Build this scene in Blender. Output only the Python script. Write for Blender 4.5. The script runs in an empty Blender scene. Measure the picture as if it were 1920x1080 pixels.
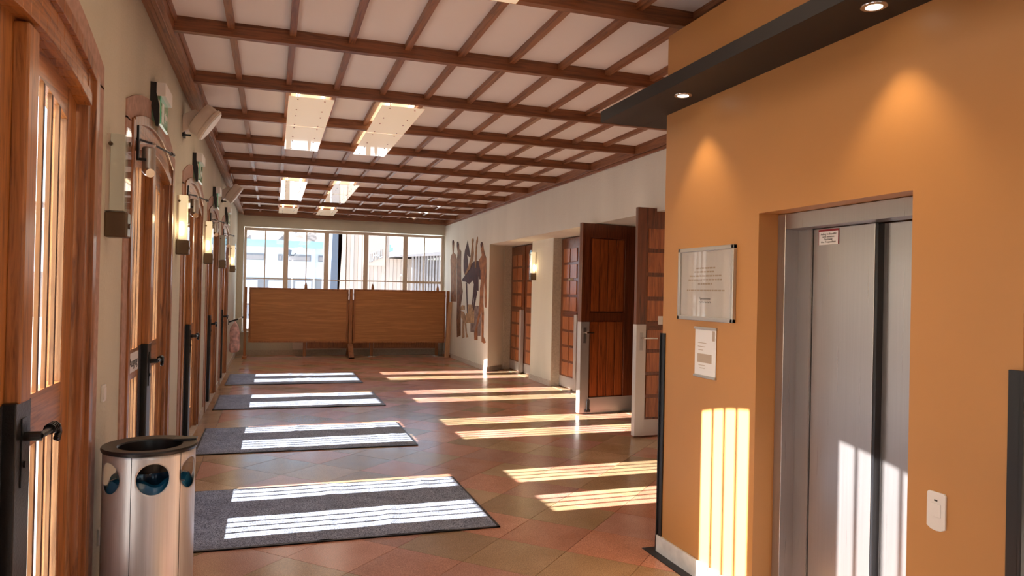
import bpy, math, random
from mathutils import Vector, Matrix
random.seed(7)
PI = math.pi
S = bpy.context.scene
COL = S.collection

# ---------------------------------------------------------------- camera
def cam_matrix(yaw, pitch, roll, loc):
    fwd = Vector((math.sin(yaw)*math.cos(pitch), math.cos(yaw)*math.cos(pitch), math.sin(pitch)))
    right = Vector((math.cos(yaw), -math.sin(yaw), 0))
    up = right.cross(fwd)
    r2 = right*math.cos(roll) + up*math.sin(roll)
    u2 = up*math.cos(roll) - right*math.sin(roll)
    m = Matrix((r2, u2, -fwd)).transposed().to_4x4()
    m.translation = Vector(loc)
    return m
cd = bpy.data.cameras.new('camera')
cam = bpy.data.objects.new('camera', cd); COL.objects.link(cam)
cam.matrix_world = cam_matrix(0.3175, 0.0058, 0.0218, (0.71, 0.0, 1.518))
cd.lens = 36*1367.86/1920; cd.sensor_width = 36; cd.clip_start = 0.05; cd.clip_end = 400
S.camera = cam

# ---------------------------------------------------------------- world, sun, exposure
SUN_DIR = Vector((2.4, 0.07, -1.0)).normalized()
w = bpy.data.worlds.new('sky'); S.world = w; w.use_nodes = True
nt = w.node_tree; bg = nt.nodes['Background']
sky = nt.nodes.new('ShaderNodeTexSky'); sky.sky_type = 'NISHITA'; sky.sun_disc = False
sky.sun_elevation = math.asin(-SUN_DIR.z); sky.sun_rotation = math.atan2(-SUN_DIR.x, -SUN_DIR.y)
sky.dust_density = 1.0
nt.links.new(sky.outputs[0], bg.inputs[0]); bg.inputs[1].default_value = 1.3
sd = bpy.data.lights.new('sun', 'SUN'); sd.energy = 88.0; sd.angle = math.radians(0.4); sd.color = (1.0, 0.97, 0.94)
so = bpy.data.objects.new('sun', sd); COL.objects.link(so)
so.rotation_euler = SUN_DIR.to_track_quat('-Z', 'Y').to_euler(); so.location = (-20, 0, 12)
vs = S.view_settings
vs.view_transform = 'Standard'; vs.look = 'None'; vs.exposure = -1.17; vs.gamma = 1.0; vs.use_curve_mapping = False
S.cycles.use_denoising = True
S.cycles.max_bounces = 10; S.cycles.diffuse_bounces = 6; S.cycles.glossy_bounces = 5
S.cycles.transparent_max_bounces = 16; S.cycles.sample_clamp_indirect = 8.0

# ---------------------------------------------------------------- helpers
class MB:
    def __init__(s): s.v = []; s.f = []
    def box(s, x0, x1, y0, y1, z0, z1):
        b = len(s.v)
        s.v += [(x0,y0,z0),(x1,y0,z0),(x1,y1,z0),(x0,y1,z0),(x0,y0,z1),(x1,y0,z1),(x1,y1,z1),(x0,y1,z1)]
        s.f += [tuple(b+i for i in q) for q in ((0,3,2,1),(4,5,6,7),(0,1,5,4),(1,2,6,5),(2,3,7,6),(3,0,4,7))]
        return s
    def hexa(s, p):   # 8 points, bottom 4 then top 4
        b = len(s.v); s.v += [tuple(q) for q in p]
        s.f += [tuple(b+i for i in q) for q in ((0,3,2,1),(4,5,6,7),(0,1,5,4),(1,2,6,5),(2,3,7,6),(3,0,4,7))]
        return s
    def prism(s, poly, axis, a, c):
        # poly of 2D points in the other two axes, extruded a..c along axis
        def P(u, t):
            return {'x': (t,u[0],u[1]), 'y': (u[0],t,u[1]), 'z': (u[0],u[1],t)}[axis]
        ar = sum(poly[i][0]*poly[(i+1)%len(poly)][1]-poly[(i+1)%len(poly)][0]*poly[i][1] for i in range(len(poly)))
        if ar < 0: poly = poly[::-1]
        if axis == 'y': poly = poly[::-1]
        n = len(poly); b = len(s.v)
        s.v += [P(u, a) for u in poly] + [P(u, c) for u in poly]
        s.f.append(tuple(b+i for i in range(n))[::-1]); s.f.append(tuple(b+n+i for i in range(n)))
        for i in range(n):
            j = (i+1) % n; s.f.append((b+i, b+j, b+n+j, b+n+i))
        return s
    def tube(s, pts, r, n=10, caps=True):
        pts = [Vector(p) for p in pts]; rs = r if isinstance(r, (list, tuple)) else [r]*len(pts)
        b = len(s.v)
        prev = None
        for i, p in enumerate(pts):
            t = (pts[min(i+1, len(pts)-1)]-pts[max(i-1, 0)]).normalized()
            if prev is None:
                a = Vector((0,0,1)) if abs(t.z) < .9 else Vector((1,0,0))
                u = t.cross(a).normalized()
            else:
                u = (prev - t*prev.dot(t)).normalized()
            prev = u; q = t.cross(u)
            for k in range(n):
                an = 2*PI*k/n
                s.v.append(tuple(p+(u*math.cos(an)+q*math.sin(an))*rs[i]))
        m = len(pts)
        for i in range(m-1):
            for k in range(n):
                k2 = (k+1) % n
                s.f.append((b+i*n+k, b+i*n+k2, b+(i+1)*n+k2, b+(i+1)*n+k))
        if caps:
            s.f.append(tuple(b+k for k in range(n))[::-1]); s.f.append(tuple(b+(m-1)*n+k for k in range(n)))
        return s
    def lathe(s, prof, n=32, cx=0, cy=0, caps=True):   # prof (r,z)
        b = len(s.v)
        for r, z in prof:
            for k in range(n):
                a = 2*PI*k/n; s.v.append((cx+r*math.cos(a), cy+r*math.sin(a), z))
        m = len(prof)
        for i in range(m-1):
            for k in range(n):
                k2 = (k+1) % n
                s.f.append((b+i*n+k, b+i*n+k2, b+(i+1)*n+k2, b+(i+1)*n+k))
        if caps:
            s.f.append(tuple(b+k for k in range(n))[::-1]); s.f.append(tuple(b+(m-1)*n+k for k in range(n)))
        return s
    def mesh(s, name, mat, smooth=False):
        me = bpy.data.meshes.new(name); me.from_pydata(s.v, [], s.f); me.update()
        me.materials.append(mat)
        if smooth:
            for p in me.polygons: p.use_smooth = True
            try: me.set_sharp_from_angle(angle=math.radians(35))
            except Exception: pass
        return me
    def pieces(s):
        par = list(range(len(s.v)))
        def find(a):
            while par[a] != a: par[a] = par[par[a]]; a = par[a]
            return a
        for f in s.f:
            for q in f[1:]:
                a, b = find(f[0]), find(q)
                if a != b: par[b] = a
        isl = {}
        for i in range(len(s.v)): isl.setdefault(find(i), []).append(i)
        I = list(isl.values())
        if len(I) < 2 or len(I) > 80: return [s]
        bb = [([min(s.v[i][k] for i in q) for k in range(3)], [max(s.v[i][k] for i in q) for k in range(3)]) for q in I]
        size = [max(b[1][k]-b[0][k] for k in range(3)) for b in bb]
        gp = list(range(len(I)))
        def g(a):
            while gp[a] != a: a = gp[a]
            return a
        for a in range(len(I)):
            for b in range(a+1, len(I)):
                d = math.sqrt(sum(max(0, bb[a][0][k]-bb[b][1][k], bb[b][0][k]-bb[a][1][k])**2 for k in range(3)))
                if d <= max(.02, .5*max(size[a], size[b])):
                    x, y = g(a), g(b)
                    if x != y: gp[y] = x
        grp = {}
        for a in range(len(I)): grp.setdefault(g(a), []).extend(I[a])
        if len(grp) < 2: return [s]
        out = []
        for ids in grp.values():
            mp_ = {q: k for k, q in enumerate(ids)}; m = MB(); m.v = [s.v[q] for q in ids]
            m.f = [tuple(mp_[q] for q in f) for f in s.f if f[0] in mp_]; out.append(m)
        return out
    def build(s, name, mat, parent=None, smooth=False, bevel=0, loc=None, rot=None, stuff=False):
        ps = [s] if (stuff or stuff is None) else s.pieces()
        if len(ps) > 1:
            if parent is None:
                root = bpy.data.objects.new(name, None); COL.objects.link(root)
                for q in ps: q.build('section', mat, root, smooth, bevel, loc, rot, True)['kind'] = ''
                for ch in root.children: del ch['kind']
                return root
            first = None
            for q in ps:
                o = q.build(name, mat, parent, smooth, bevel, loc, rot, None)
                first = first or o
            return first
        o = bpy.data.objects.new(name, s.mesh(name, mat, smooth)); COL.objects.link(o)
        if parent is not None: o.parent = parent
        if loc is not None: o.location = loc
        if rot is not None: o.rotation_euler = rot
        if stuff: o['kind'] = 'stuff'
        if bevel:
            m = o.modifiers.new('bevel', 'BEVEL'); m.width = bevel; m.segments = 2; m.limit_method = 'ANGLE'
            m.harden_normals = False
        return o
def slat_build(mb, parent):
    o = mb.build('slat', M['fin'], parent); o.data.materials.append(M['fin_front_shade'])
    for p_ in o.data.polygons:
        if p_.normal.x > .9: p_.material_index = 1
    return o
MB.slat = slat_build
def inst(name, me, parent=None, loc=(0,0,0), rot=None):
    o = bpy.data.objects.new(name, me); COL.objects.link(o); o.location = loc
    if parent is not None: o.parent = parent
    if rot is not None: o.rotation_euler = rot
    return o
def empty(name, loc=(0,0,0), rotz=0, parent=None):
    o = bpy.data.objects.new(name, None); COL.objects.link(o); o.location = loc; o.rotation_euler = (0,0,rotz)
    o.empty_display_size = .1
    if parent is not None: o.parent = parent
    return o
def tag(o, label=None, cat=None, group=None, kind=None):
    if label: o['label'] = label
    if cat: o['category'] = cat
    if group: o['group'] = group
    if kind: o['kind'] = kind
    return o
def dup(o, parent=None):
    c = o.copy(); COL.objects.link(c); c.parent = parent
    for ch in list(o.children): dup(ch, c)
    return c

# ---------------------------------------------------------------- materials
def newmat(name):
    m = bpy.data.materials.new(name); m.use_nodes = True
    n = m.node_tree.nodes; return m, n, m.node_tree.links, n['Principled BSDF']
def setp(p, **k):
    for a, b in k.items():
        p.inputs[a.replace('_', ' ')].default_value = b
def coords(n, l, scale, rnd=True):
    tc = n.new('ShaderNodeTexCoord'); mp = n.new('ShaderNodeMapping'); mp.inputs['Scale'].default_value = scale
    if rnd:
        oi = n.new('ShaderNodeObjectInfo'); ml = n.new('ShaderNodeMath'); ml.operation = 'MULTIPLY'; ml.inputs[1].default_value = 37.0
        ad = n.new('ShaderNodeVectorMath'); ad.operation = 'ADD'
        l.new(oi.outputs['Random'], ml.inputs[0]); l.new(tc.outputs['Object'], ad.inputs[0]); l.new(ml.outputs[0], ad.inputs[1])
        l.new(ad.outputs[0], mp.inputs['Vector'])
    else:
        l.new(tc.outputs['Object'], mp.inputs['Vector'])
    return mp
def ramp(n, l, src, stops):
    r = n.new('ShaderNodeValToRGB'); e = r.color_ramp.elements
    e[0].position, e[0].color = stops[0][0], (*stops[0][1], 1); e[1].position, e[1].color = stops[-1][0], (*stops[-1][1], 1)
    for p, c in stops[1:-1]:
        x = e.new(p); x.color = (*c, 1)
    l.new(src, r.inputs[0]); return r
def bump(n, l, src, p, st, dist=.01):
    b = n.new('ShaderNodeBump'); b.inputs['Strength'].default_value = st; b.inputs['Distance'].default_value = dist
    l.new(src, b.inputs['Height']); l.new(b.outputs[0], p.inputs['Normal'])
def wood(name, base, dark, axis='z', rough=.4, coat=.2, g=1.0):
    m, n, l, p = newmat(name)
    sc = {'x': (1.3,24,24), 'y': (24,1.3,24), 'z': (24,24,1.3)}[axis]
    mp = coords(n, l, tuple(q*g for q in sc))
    no = n.new('ShaderNodeTexNoise'); no.inputs['Scale'].default_value = 1.6; no.inputs['Detail'].default_value = 6
    no.inputs['Roughness'].default_value = .65; no.inputs['Distortion'].default_value = 1.2
    l.new(mp.outputs[0], no.inputs['Vector'])
    r = ramp(n, l, no.outputs['Fac'], [(.36, dark), (.5, base), (.66, tuple(min(1, c*1.3) for c in base))])
    l.new(r.outputs[0], p.inputs['Base Color']); setp(p, Roughness=rough); setp(p, Coat_Weight=coat, Coat_Roughness=.2)
    bump(n, l, no.outputs['Fac'], p, .15, .004)
    return m
def plain(name, col, rough=.5, metal=0, noise=0, nscale=60, bmp=0, coat=0, vary=0):
    m, n, l, p = newmat(name)
    setp(p, Base_Color=(*col, 1), Roughness=rough, Metallic=metal, Coat_Weight=coat)
    if noise or bmp:
        mp = coords(n, l, (1,1,1), False)
        no = n.new('ShaderNodeTexNoise'); no.inputs['Scale'].default_value = nscale; no.inputs['Detail'].default_value = 4
        l.new(mp.outputs[0], no.inputs['Vector'])
        if noise:
            r = ramp(n, l, no.outputs['Fac'], [(.35, tuple(c*(1-noise) for c in col)), (.65, tuple(min(1, c*(1+noise)) for c in col))])
            l.new(r.outputs[0], p.inputs['Base Color'])
        if bmp: bump(n, l, no.outputs['Fac'], p, bmp, .01)
    return m
def emit(name, col, st, base=(.8,.8,.8), rough=.3, coat=0):
    m, n, l, p = newmat(name)
    setp(p, Base_Color=(*base, 1), Roughness=rough, Coat_Weight=coat, Coat_Roughness=.03, Emission_Color=(*col, 1), Emission_Strength=st)
    return m
def glass(name, tint=(1,1,1), refl=.08):
    m, n, l, p = newmat(name)
    n.remove(p); out = n['Material Output']
    tr = n.new('ShaderNodeBsdfTransparent'); tr.inputs[0].default_value = (*tint, 1)
    gl = n.new('ShaderNodeBsdfGlossy'); gl.inputs['Roughness'].default_value = .02
    lw = n.new('ShaderNodeLayerWeight'); lw.inputs[0].default_value = .5
    pw = n.new('ShaderNodeMath'); pw.operation = 'POWER'; pw.inputs[1].default_value = 5.0; l.new(lw.outputs['Facing'], pw.inputs[0])
    fr = n.new('ShaderNodeMapRange'); fr.inputs[3].default_value = .03; fr.inputs[4].default_value = .9; l.new(pw.outputs[0], fr.inputs[0])
    mx = n.new('ShaderNodeMixShader'); l.new(fr.outputs[0], mx.inputs[0]); l.new(tr.outputs[0], mx.inputs[1]); l.new(gl.outputs[0], mx.inputs[2])
    l.new(mx.outputs[0], out.inputs[0]); return m

M = {}
# plaster walls with worn streaks
def plaster(name, a, b, bm=.35):
    m, n, l, p = newmat(name)
    mp = coords(n, l, (1,1,.25), False)
    n1 = n.new('ShaderNodeTexNoise'); n1.inputs['Scale'].default_value = 1.6; n1.inputs['Detail'].default_value = 5
    l.new(mp.outputs[0], n1.inputs['Vector'])
    r = ramp(n, l, n1.outputs['Fac'], [(.35, a), (.65, b)])
    l.new(r.outputs[0], p.inputs['Base Color']); setp(p, Roughness=.85)
    mp2 = coords(n, l, (1,1,1), False)
    n2 = n.new('ShaderNodeTexNoise'); n2.inputs['Scale'].default_value = 55; n2.inputs['Detail'].default_value = 5
    l.new(mp2.outputs[0], n2.inputs['Vector']); bump(n, l, n2.outputs['Fac'], p, bm, .008)
    return m
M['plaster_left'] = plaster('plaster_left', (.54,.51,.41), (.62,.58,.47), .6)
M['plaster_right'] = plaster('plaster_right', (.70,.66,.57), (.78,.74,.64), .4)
M['orange'] = plain('orange_paint', (.50,.235,.074), .42, noise=.02, nscale=3)
M['ceil_panel'] = plain('ceiling_board', (.80,.74,.69), .8, noise=.02, nscale=1.5)
M['beam'] = wood('beam_wood', (.21,.072,.024), (.11,.034,.011), 'x', .45, .15)
M['rib'] = wood('rib_wood', (.24,.088,.032), (.13,.042,.014), 'y', .45, .15)
M['door_wood'] = wood('larch_door', (.38,.145,.036), (.18,.058,.014), 'z', .38, .35)
M['door_wood_y'] = wood('larch_rail', (.35,.132,.034), (.17,.056,.014), 'y', .38, .35)
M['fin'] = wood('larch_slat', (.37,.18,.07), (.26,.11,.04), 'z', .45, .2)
M['fin_front_shade'] = wood('slat_front_shade', (.10,.035,.014), (.05,.016,.006), 'z', .5, 0)  # shade on the backlit slat fronts, put into a darker colour
M['frame_wood'] = wood('larch_frame', (.30,.112,.034), (.15,.048,.014), 'z', .38, .35)
M['dark_door'] = wood('dark_door_wood', (.16,.042,.014), (.07,.018,.007), 'z', .3, .5)
M['dark_door_x'] = wood('dark_door_rail', (.15,.04,.014), (.065,.017,.007), 'x', .3, .5)
M['plank'] = wood('door_plank', (.33,.085,.02), (.17,.04,.010), 'z', .3, .5)
M['dpanel'] = wood('door_panel', (.38,.12,.038), (.2,.055,.018), 'z', .3, .5)
M['ply'] = wood('plywood', (.45,.20,.068), (.405,.172,.056), 'x', .5, .1, .5)
M['ply_edge'] = wood('screen_frame_wood', (.36,.14,.045), (.22,.08,.026), 'z', .45, .15)
M['pale_plank'] = wood('pale_plank', (.55,.33,.18), (.42,.24,.12), 'z', .55, 0)
M['stone'] = plain('pink_stone', (.40,.235,.18), .7, noise=.15, nscale=25, bmp=.15)
M['stone_base'] = plain('skirting_stone', (.56,.49,.42), .5, noise=.12, nscale=30)
M['concrete'] = plain('concrete_reveal', (.50,.43,.34), .85, noise=.1, nscale=40, bmp=.3)
M['marble'] = plain('white_marble', (.72,.70,.66), .3, noise=.1, nscale=14)
M['grout'] = plain('grout', (.20,.12,.08), .7)
M['black'] = plain('black_paint', (.012,.012,.014), .35)
M['darkgrey'] = plain('dark_grey_metal', (.009,.007,.007), .5)
M['hammered'] = plain('hammered_iron', (.07,.065,.075), .35, .7, noise=.4, nscale=180, bmp=.6)
M['iron'] = plain('black_iron', (.012,.011,.011), .28, .3, bmp=.15, nscale=120)
M['white'] = plain('white_plastic', (.78,.75,.72), .4)
M['white_paint'] = plain('white_window_paint', (.70,.60,.50), .45)
M['offwhite'] = plain('cream_metal', (.66,.55,.46), .4)
M['bronze'] = plain('bronze', (.16,.11,.07), .3, .8)
M['brass'] = plain('brass', (.55,.38,.15), .3, .9)
M['chrome'] = plain('chrome', (.75,.73,.70), .15, 1)
M['silver'] = plain('silver_paint', (.55,.53,.50), .3, .8)
M['print'] = plain('black_print', (.02,.02,.02), .6)
M['print_brown'] = plain('brown_print', (.40,.30,.23), .6)
M['print_beige'] = plain('beige_print', (.45,.36,.29), .6)
M['print_red'] = plain('red_print', (.25,.01,.02), .5)
M['paper'] = plain('white_paper', (.80,.79,.80), .6)
M['poster'] = plain('poster_paper', (.62,.56,.55), .6)
M['glass'] = glass('window_glass')
M['clear'] = glass('clear_acrylic', (.97,.98,.97))
M['frost'] = plain('frosted_glass', (.55,.58,.50), .45, coat=.3)
M['frost_lit'] = emit('frosted_glass_lit', (1.0,.76,.45), 1.5, (.7,.62,.4), .5)
M['bulb'] = emit('sconce_bulb', (1.0,.80,.50), 22)
M['spot'] = emit('downlight_lamp', (1.0,.86,.68), 25)
M['light_glass'] = emit('ceiling_light_glass', (1.0,.70,.42), 1.35, (.7,.66,.6), .25, 1.0)
M['light_tube'] = emit('ceiling_light_tube', (1.0,.78,.5), 6)
M['green_glass'] = emit('green_sign_glass', (.05,.5,.22), .35, (.12,.5,.3), .15, 1)
M['green_edge'] = emit('lit_glass_edge', (.8,1,.85), 1.0)
M['bag_blue'] = plain('blue_bin_bag', (.01,.10,.20), .25, coat=.5)
M['bag_pink'] = plain('pink_bag', (.62,.38,.36), .35, noise=.35, nscale=14, bmp=.4)
M['slot_white'] = plain('inner_white', (.6,.6,.58), .5)
M['ext_white'] = plain('rendered_facade', (.62,.66,.72), .8)
M['ext_teal'] = plain('teal_roof_edge', (.30,.52,.58), .5)
M['ext_win'] = plain('facade_window', (.22,.23,.26), .2)
M['ext_wood'] = plain('timber_facade', (.52,.42,.36), .8)
M['ext_dark'] = plain('dark_facade', (.10,.12,.16), .5)
M['ext_roof'] = plain('canopy_underside', (.36,.33,.33), .7)
M['ext_slat'] = plain('facade_slats', (.30,.27,.27), .7)
M['ground'] = plain('paving_outside', (.45,.44,.42), .9, noise=.08, nscale=2)
M['hill'] = plain('bare_woodland', (.40,.33,.28), .95, noise=.45, nscale=1.2)
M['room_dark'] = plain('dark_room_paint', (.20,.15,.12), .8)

# brushed steel
m, n, l, p = newmat('brushed_steel')
mp = coords(n, l, (220,220,2.0)); no = n.new('ShaderNodeTexNoise'); no.inputs['Scale'].default_value = 1; no.inputs['Detail'].default_value = 3
l.new(mp.outputs[0], no.inputs['Vector'])
r = ramp(n, l, no.outputs['Fac'], [(.2, (.415,.39,.39)), (.8, (.455,.43,.43))]); l.new(r.outputs[0], p.inputs['Base Color'])
mr = n.new('ShaderNodeMapRange'); mr.inputs[3].default_value = .24; mr.inputs[4].default_value = .36; l.new(no.outputs['Fac'], mr.inputs[0]); l.new(mr.outputs[0], p.inputs['Roughness'])
setp(p, Metallic=.85); M['steel'] = m
m, n, l, p = newmat('brushed_aluminium')
mp = coords(n, l, (160,160,1.5)); no = n.new('ShaderNodeTexNoise'); no.inputs['Scale'].default_value = 1
l.new(mp.outputs[0], no.inputs['Vector'])
r = ramp(n, l, no.outputs['Fac'], [(.3, (.58,.56,.55)), (.7, (.68,.66,.65))]); l.new(r.outputs[0], p.inputs['Base Color'])
setp(p, Metallic=.65, Roughness=.38); M['alu'] = m
M['plate'] = plain('door_plate_steel', (.60,.56,.54), .36, .55)

# floor tiles: terrazzo-like speckle, polished
def tile_mat(name, a, b):
    m, n, l, p = newmat(name)
    mp = coords(n, l, (1,1,1))
    n1 = n.new('ShaderNodeTexNoise'); n1.inputs['Scale'].default_value = 4; n1.inputs['Detail'].default_value = 3
    n2 = n.new('ShaderNodeTexNoise'); n2.inputs['Scale'].default_value = 190; n2.inputs['Detail'].default_value = 2
    l.new(mp.outputs[0], n1.inputs['Vector']); l.new(mp.outputs[0], n2.inputs['Vector'])
    r1 = ramp(n, l, n1.outputs['Fac'], [(.3, a), (.7, b)])
    r2 = ramp(n, l, n2.outputs['Fac'], [(.35, (.72,.72,.72)), (.65, (1.2,1.2,1.2))])
    oi = n.new('ShaderNodeObjectInfo'); mr = n.new('ShaderNodeMapRange'); mr.inputs[3].default_value = .82; mr.inputs[4].default_value = 1.15
    l.new(oi.outputs['Random'], mr.inputs[0])
    x1 = n.new('ShaderNodeMix'); x1.data_type = 'RGBA'; x1.blend_type = 'MULTIPLY'; x1.inputs[0].default_value = 1
    l.new(r1.outputs[0], x1.inputs[6]); l.new(r2.outputs[0], x1.inputs[7])
    x2 = n.new('ShaderNodeVectorMath'); x2.operation = 'SCALE'; l.new(x1.outputs[2], x2.inputs[0]); l.new(mr.outputs[0], x2.inputs[3])
    l.new(x2.outputs[0], p.inputs['Base Color'])
    mr2 = n.new('ShaderNodeMapRange'); mr2.inputs[3].default_value = .16; mr2.inputs[4].default_value = .28
    l.new(n1.outputs['Fac'], mr2.inputs[0]); l.new(mr2.outputs[0], p.inputs['Roughness'])
    setp(p, IOR=1.55)
    return m
TM = {'red': tile_mat('terracotta_tile', (.50,.225,.135), (.58,.28,.18)),
      'pink': tile_mat('rose_tile', (.49,.25,.175), (.56,.31,.225)),
      'olive': tile_mat('olive_tile', (.37,.24,.125), (.44,.295,.165)),
      'sand': tile_mat('sand_tile', (.44,.285,.155), (.51,.34,.20))}
# mat carpet
m, n, l, p = newmat('grey_carpet')
mp = coords(n, l, (1,1,1), False)
n1 = n.new('ShaderNodeTexNoise'); n1.inputs['Scale'].default_value = 160; n1.inputs['Detail'].default_value = 3
n2 = n.new('ShaderNodeTexNoise'); n2.inputs['Scale'].default_value = 5; n2.inputs['Detail'].default_value = 3
l.new(mp.outputs[0], n1.inputs['Vector']); l.new(mp.outputs[0], n2.inputs['Vector'])
r1 = ramp(n, l, n1.outputs['Fac'], [(.38, (.06,.07,.10)), (.62, (.42,.47,.58))])
r2 = ramp(n, l, n2.outputs['Fac'], [(.35, (.8,.8,.8)), (.65, (1.1,1.1,1.1))])
x1 = n.new('ShaderNodeMix'); x1.data_type = 'RGBA'; x1.blend_type = 'MULTIPLY'; x1.inputs[0].default_value = 1
l.new(r1.outputs[0], x1.inputs[6]); l.new(r2.outputs[0], x1.inputs[7]); l.new(x1.outputs[2], p.inputs['Base Color'])
setp(p, Roughness=.95); bump(n, l, n1.outputs['Fac'], p, .5, .004); M['carpet'] = m

def text_obj(name, body, size, mat, parent, mw, extrude=.0006, sx=1.0, align='CENTER'):
    cu = bpy.data.curves.new(name, 'FONT'); cu.body = body; cu.size = size; cu.extrude = extrude
    cu.align_x = align; cu.align_y = 'CENTER'; cu.resolution_u = 2; cu.space_line = .95
    t = bpy.data.objects.new(name, cu); COL.objects.link(t)
    dg = bpy.context.evaluated_depsgraph_get()
    me = bpy.data.meshes.new_from_object(t.evaluated_get(dg)); me.name = name
    bpy.data.objects.remove(t)
    me.materials.clear(); me.materials.append(mat)
    me.transform(mw @ Matrix.Diagonal((sx,1,1,1)))
    o = bpy.data.objects.new(name, me); COL.objects.link(o)
    if parent is not None: o.parent = parent
    return o
def face_frame(loc, xdir, zdir=(0,0,1)):    # text plane: local x -> xdir, local y -> up, local z -> normal
    x = Vector(xdir).normalized(); y = Vector(zdir).normalized(); z = x.cross(y)
    m = Matrix((x, y, z)).transposed().to_4x4(); m.translation = Vector(loc); return m

# ================================================================= STRUCTURE
LX = -.04          # left wall face
CD = [2.72, 5.25, 7.78, 10.28, 12.80]       # left door centres
EXTRA = [.20, -2.32]  # unseen doors behind the viewer, added for the daylight they bring
YF = 17.1          # far wall
YB = -6.5
HO = .85           # half opening
def zw(o): return 2.55-.13*(o/.86)**2       # wooden frame outer arch
def zs(o): return 2.67-.18*(o/.99)**2       # stone outer arch
def zi(o): return 2.35-.09*(o/.73)**2       # head lower edge
def strip(mb, c, f1, f2, o0, o1, x0, x1, nseg=14):
    for i in range(nseg):
        a = o0+(o1-o0)*i/nseg; b = o0+(o1-o0)*(i+1)/nseg
        mb.hexa([(x0,c+a,f1(a)),(x1,c+a,f1(a)),(x1,c+b,f1(b)),(x0,c+b,f1(b)),(x0,c+a,f2(a)),(x1,c+a,f2(a)),(x1,c+b,f2(b)),(x0,c+b,f2(b))])
    return mb
# left wall
mb = MB(); ys = YB
for c in sorted(EXTRA+CD):
    mb.box(-.18, LX, ys, c-HO, 0, 3.25); ys = c+HO
    strip(mb, c, zw, lambda o: 3.25, -HO, HO, -.18, LX)
mb.box(-.18, LX, ys, YF+.25, 0, 3.25)
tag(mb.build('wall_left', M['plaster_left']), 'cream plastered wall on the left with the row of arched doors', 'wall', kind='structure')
# far wall with window opening
mb = MB(); mb.box(-.18, .09, YF, YF+.25, 0, 3.25); mb.box(4.60, 4.9, YF, YF+.25, 0, 3.25)
mb.box(.09, 4.60, YF, YF+.25, 0, .52); mb.box(.09, 4.60, YF, YF+.25, 2.85, 3.25)
tag(mb.build('wall_far', M['plaster_left']), 'far end wall around the wide row of windows', 'wall', kind='structure')
# right wall: upper part, splayed return, niche wall with three openings
NX = 5.05; DX = 5.2; SOF = 2.42
OPEN = [(6.93, 8.58), (9.50, 11.10), (12.10, 13.72)]
mb = MB()
mb.box(4.62, 5.35, YB, YF+.25, SOF, 3.25)
mb.prism([(4.62,13.30),(NX,13.72),(5.35,13.72),(5.35,YF+.25),(4.62,YF+.25)], 'z', 0, SOF)
ys = 3.6
for a, b in OPEN:
    mb.box(NX, 5.35, ys, a, 0, SOF); ys = b
mb.box(4.62, 5.35, YB, 3.6, 0, SOF)
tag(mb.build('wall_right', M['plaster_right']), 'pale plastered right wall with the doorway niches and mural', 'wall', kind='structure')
# concrete lined reveals
mb = MB()
for a, b in OPEN:
    mb.box(NX+.005, DX+.06, b-.012, b+.002, 0, SOF); mb.box(NX+.005, DX+.06, a-.002, a+.012, 0, SOF)
tag(mb.build('trim_1', M['concrete']), 'concrete reveals lining the right-hand doorways', 'trim', kind='structure')
# room behind the right doors
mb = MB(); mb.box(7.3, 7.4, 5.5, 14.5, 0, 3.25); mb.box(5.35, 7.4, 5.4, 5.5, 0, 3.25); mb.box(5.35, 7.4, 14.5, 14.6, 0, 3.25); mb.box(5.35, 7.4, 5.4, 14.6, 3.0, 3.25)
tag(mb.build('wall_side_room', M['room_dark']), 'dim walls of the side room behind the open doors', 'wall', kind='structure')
# unseen back wall; its wide window opening is added for daylight
mb = MB(); mb.box(-.18, .5, YB-.25, YB, 0, 3.25); mb.box(4.2, 5.35, YB-.25, YB, 0, 3.25); mb.box(.5, 4.2, YB-.25, YB, 0, .8); mb.box(.5, 4.2, YB-.25, YB, 2.8, 3.25)
tag(mb.build('wall_back', M['plaster_right']), 'wall behind the viewer', 'wall', kind='structure')
# lift block
RY0, RY1, RZ = 2.07, 2.955, 1.922
mb = MB()
mb.box(2.92, 4.62, RY1, 3.84, 0, 3.06); mb.box(2.92, 4.62, 1.65, RY0, 0, 3.06); mb.box(2.92, 4.62, RY0, RY1, RZ, 3.06); mb.box(3.30, 4.62, RY0, RY1, 0, RZ)
tag(mb.build('wall_lift', M['orange']), 'orange painted wall around the lift', 'wall', kind='structure')
tag(MB().box(2.905, 2.92, 1.65, RY0, 0, .10).box(2.905, 2.92, RY1, 3.855, 0, .10).box(2.905, 3.3, 3.84, 3.855, 0, .10).build('baseboard_lift', M['marble'], bevel=.002), 'speckled white stone skirting at the foot of the orange wall', 'skirting', kind='structure')
tag(MB().box(2.85, 2.905, 1.0, 3.91, 0, .004).box(2.905, 4.0, 3.855, 3.91, 0, .004).build('trim_2', M['darkgrey']), 'dark inlay strip in the floor along the orange wall', 'trim', kind='structure')
tag(MB().box(2.912, 2.9205, 3.80, 3.846, .10, 1.295).box(2.905, 2.95, 3.84, 3.848, .10, 1.295).build('trim_3', M['black']), 'black corner guard on the far edge of the orange wall', 'trim', kind='structure')
tag(MB().box(2.905, 2.92, 1.645, 1.685, 0, 1.31).box(2.905, 3.4, 1.635, 1.65, 0, 1.31).build('trim_4', M['black'], bevel=.002), 'black corner guard at the right edge of the orange wall', 'trim', kind='structure')
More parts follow.
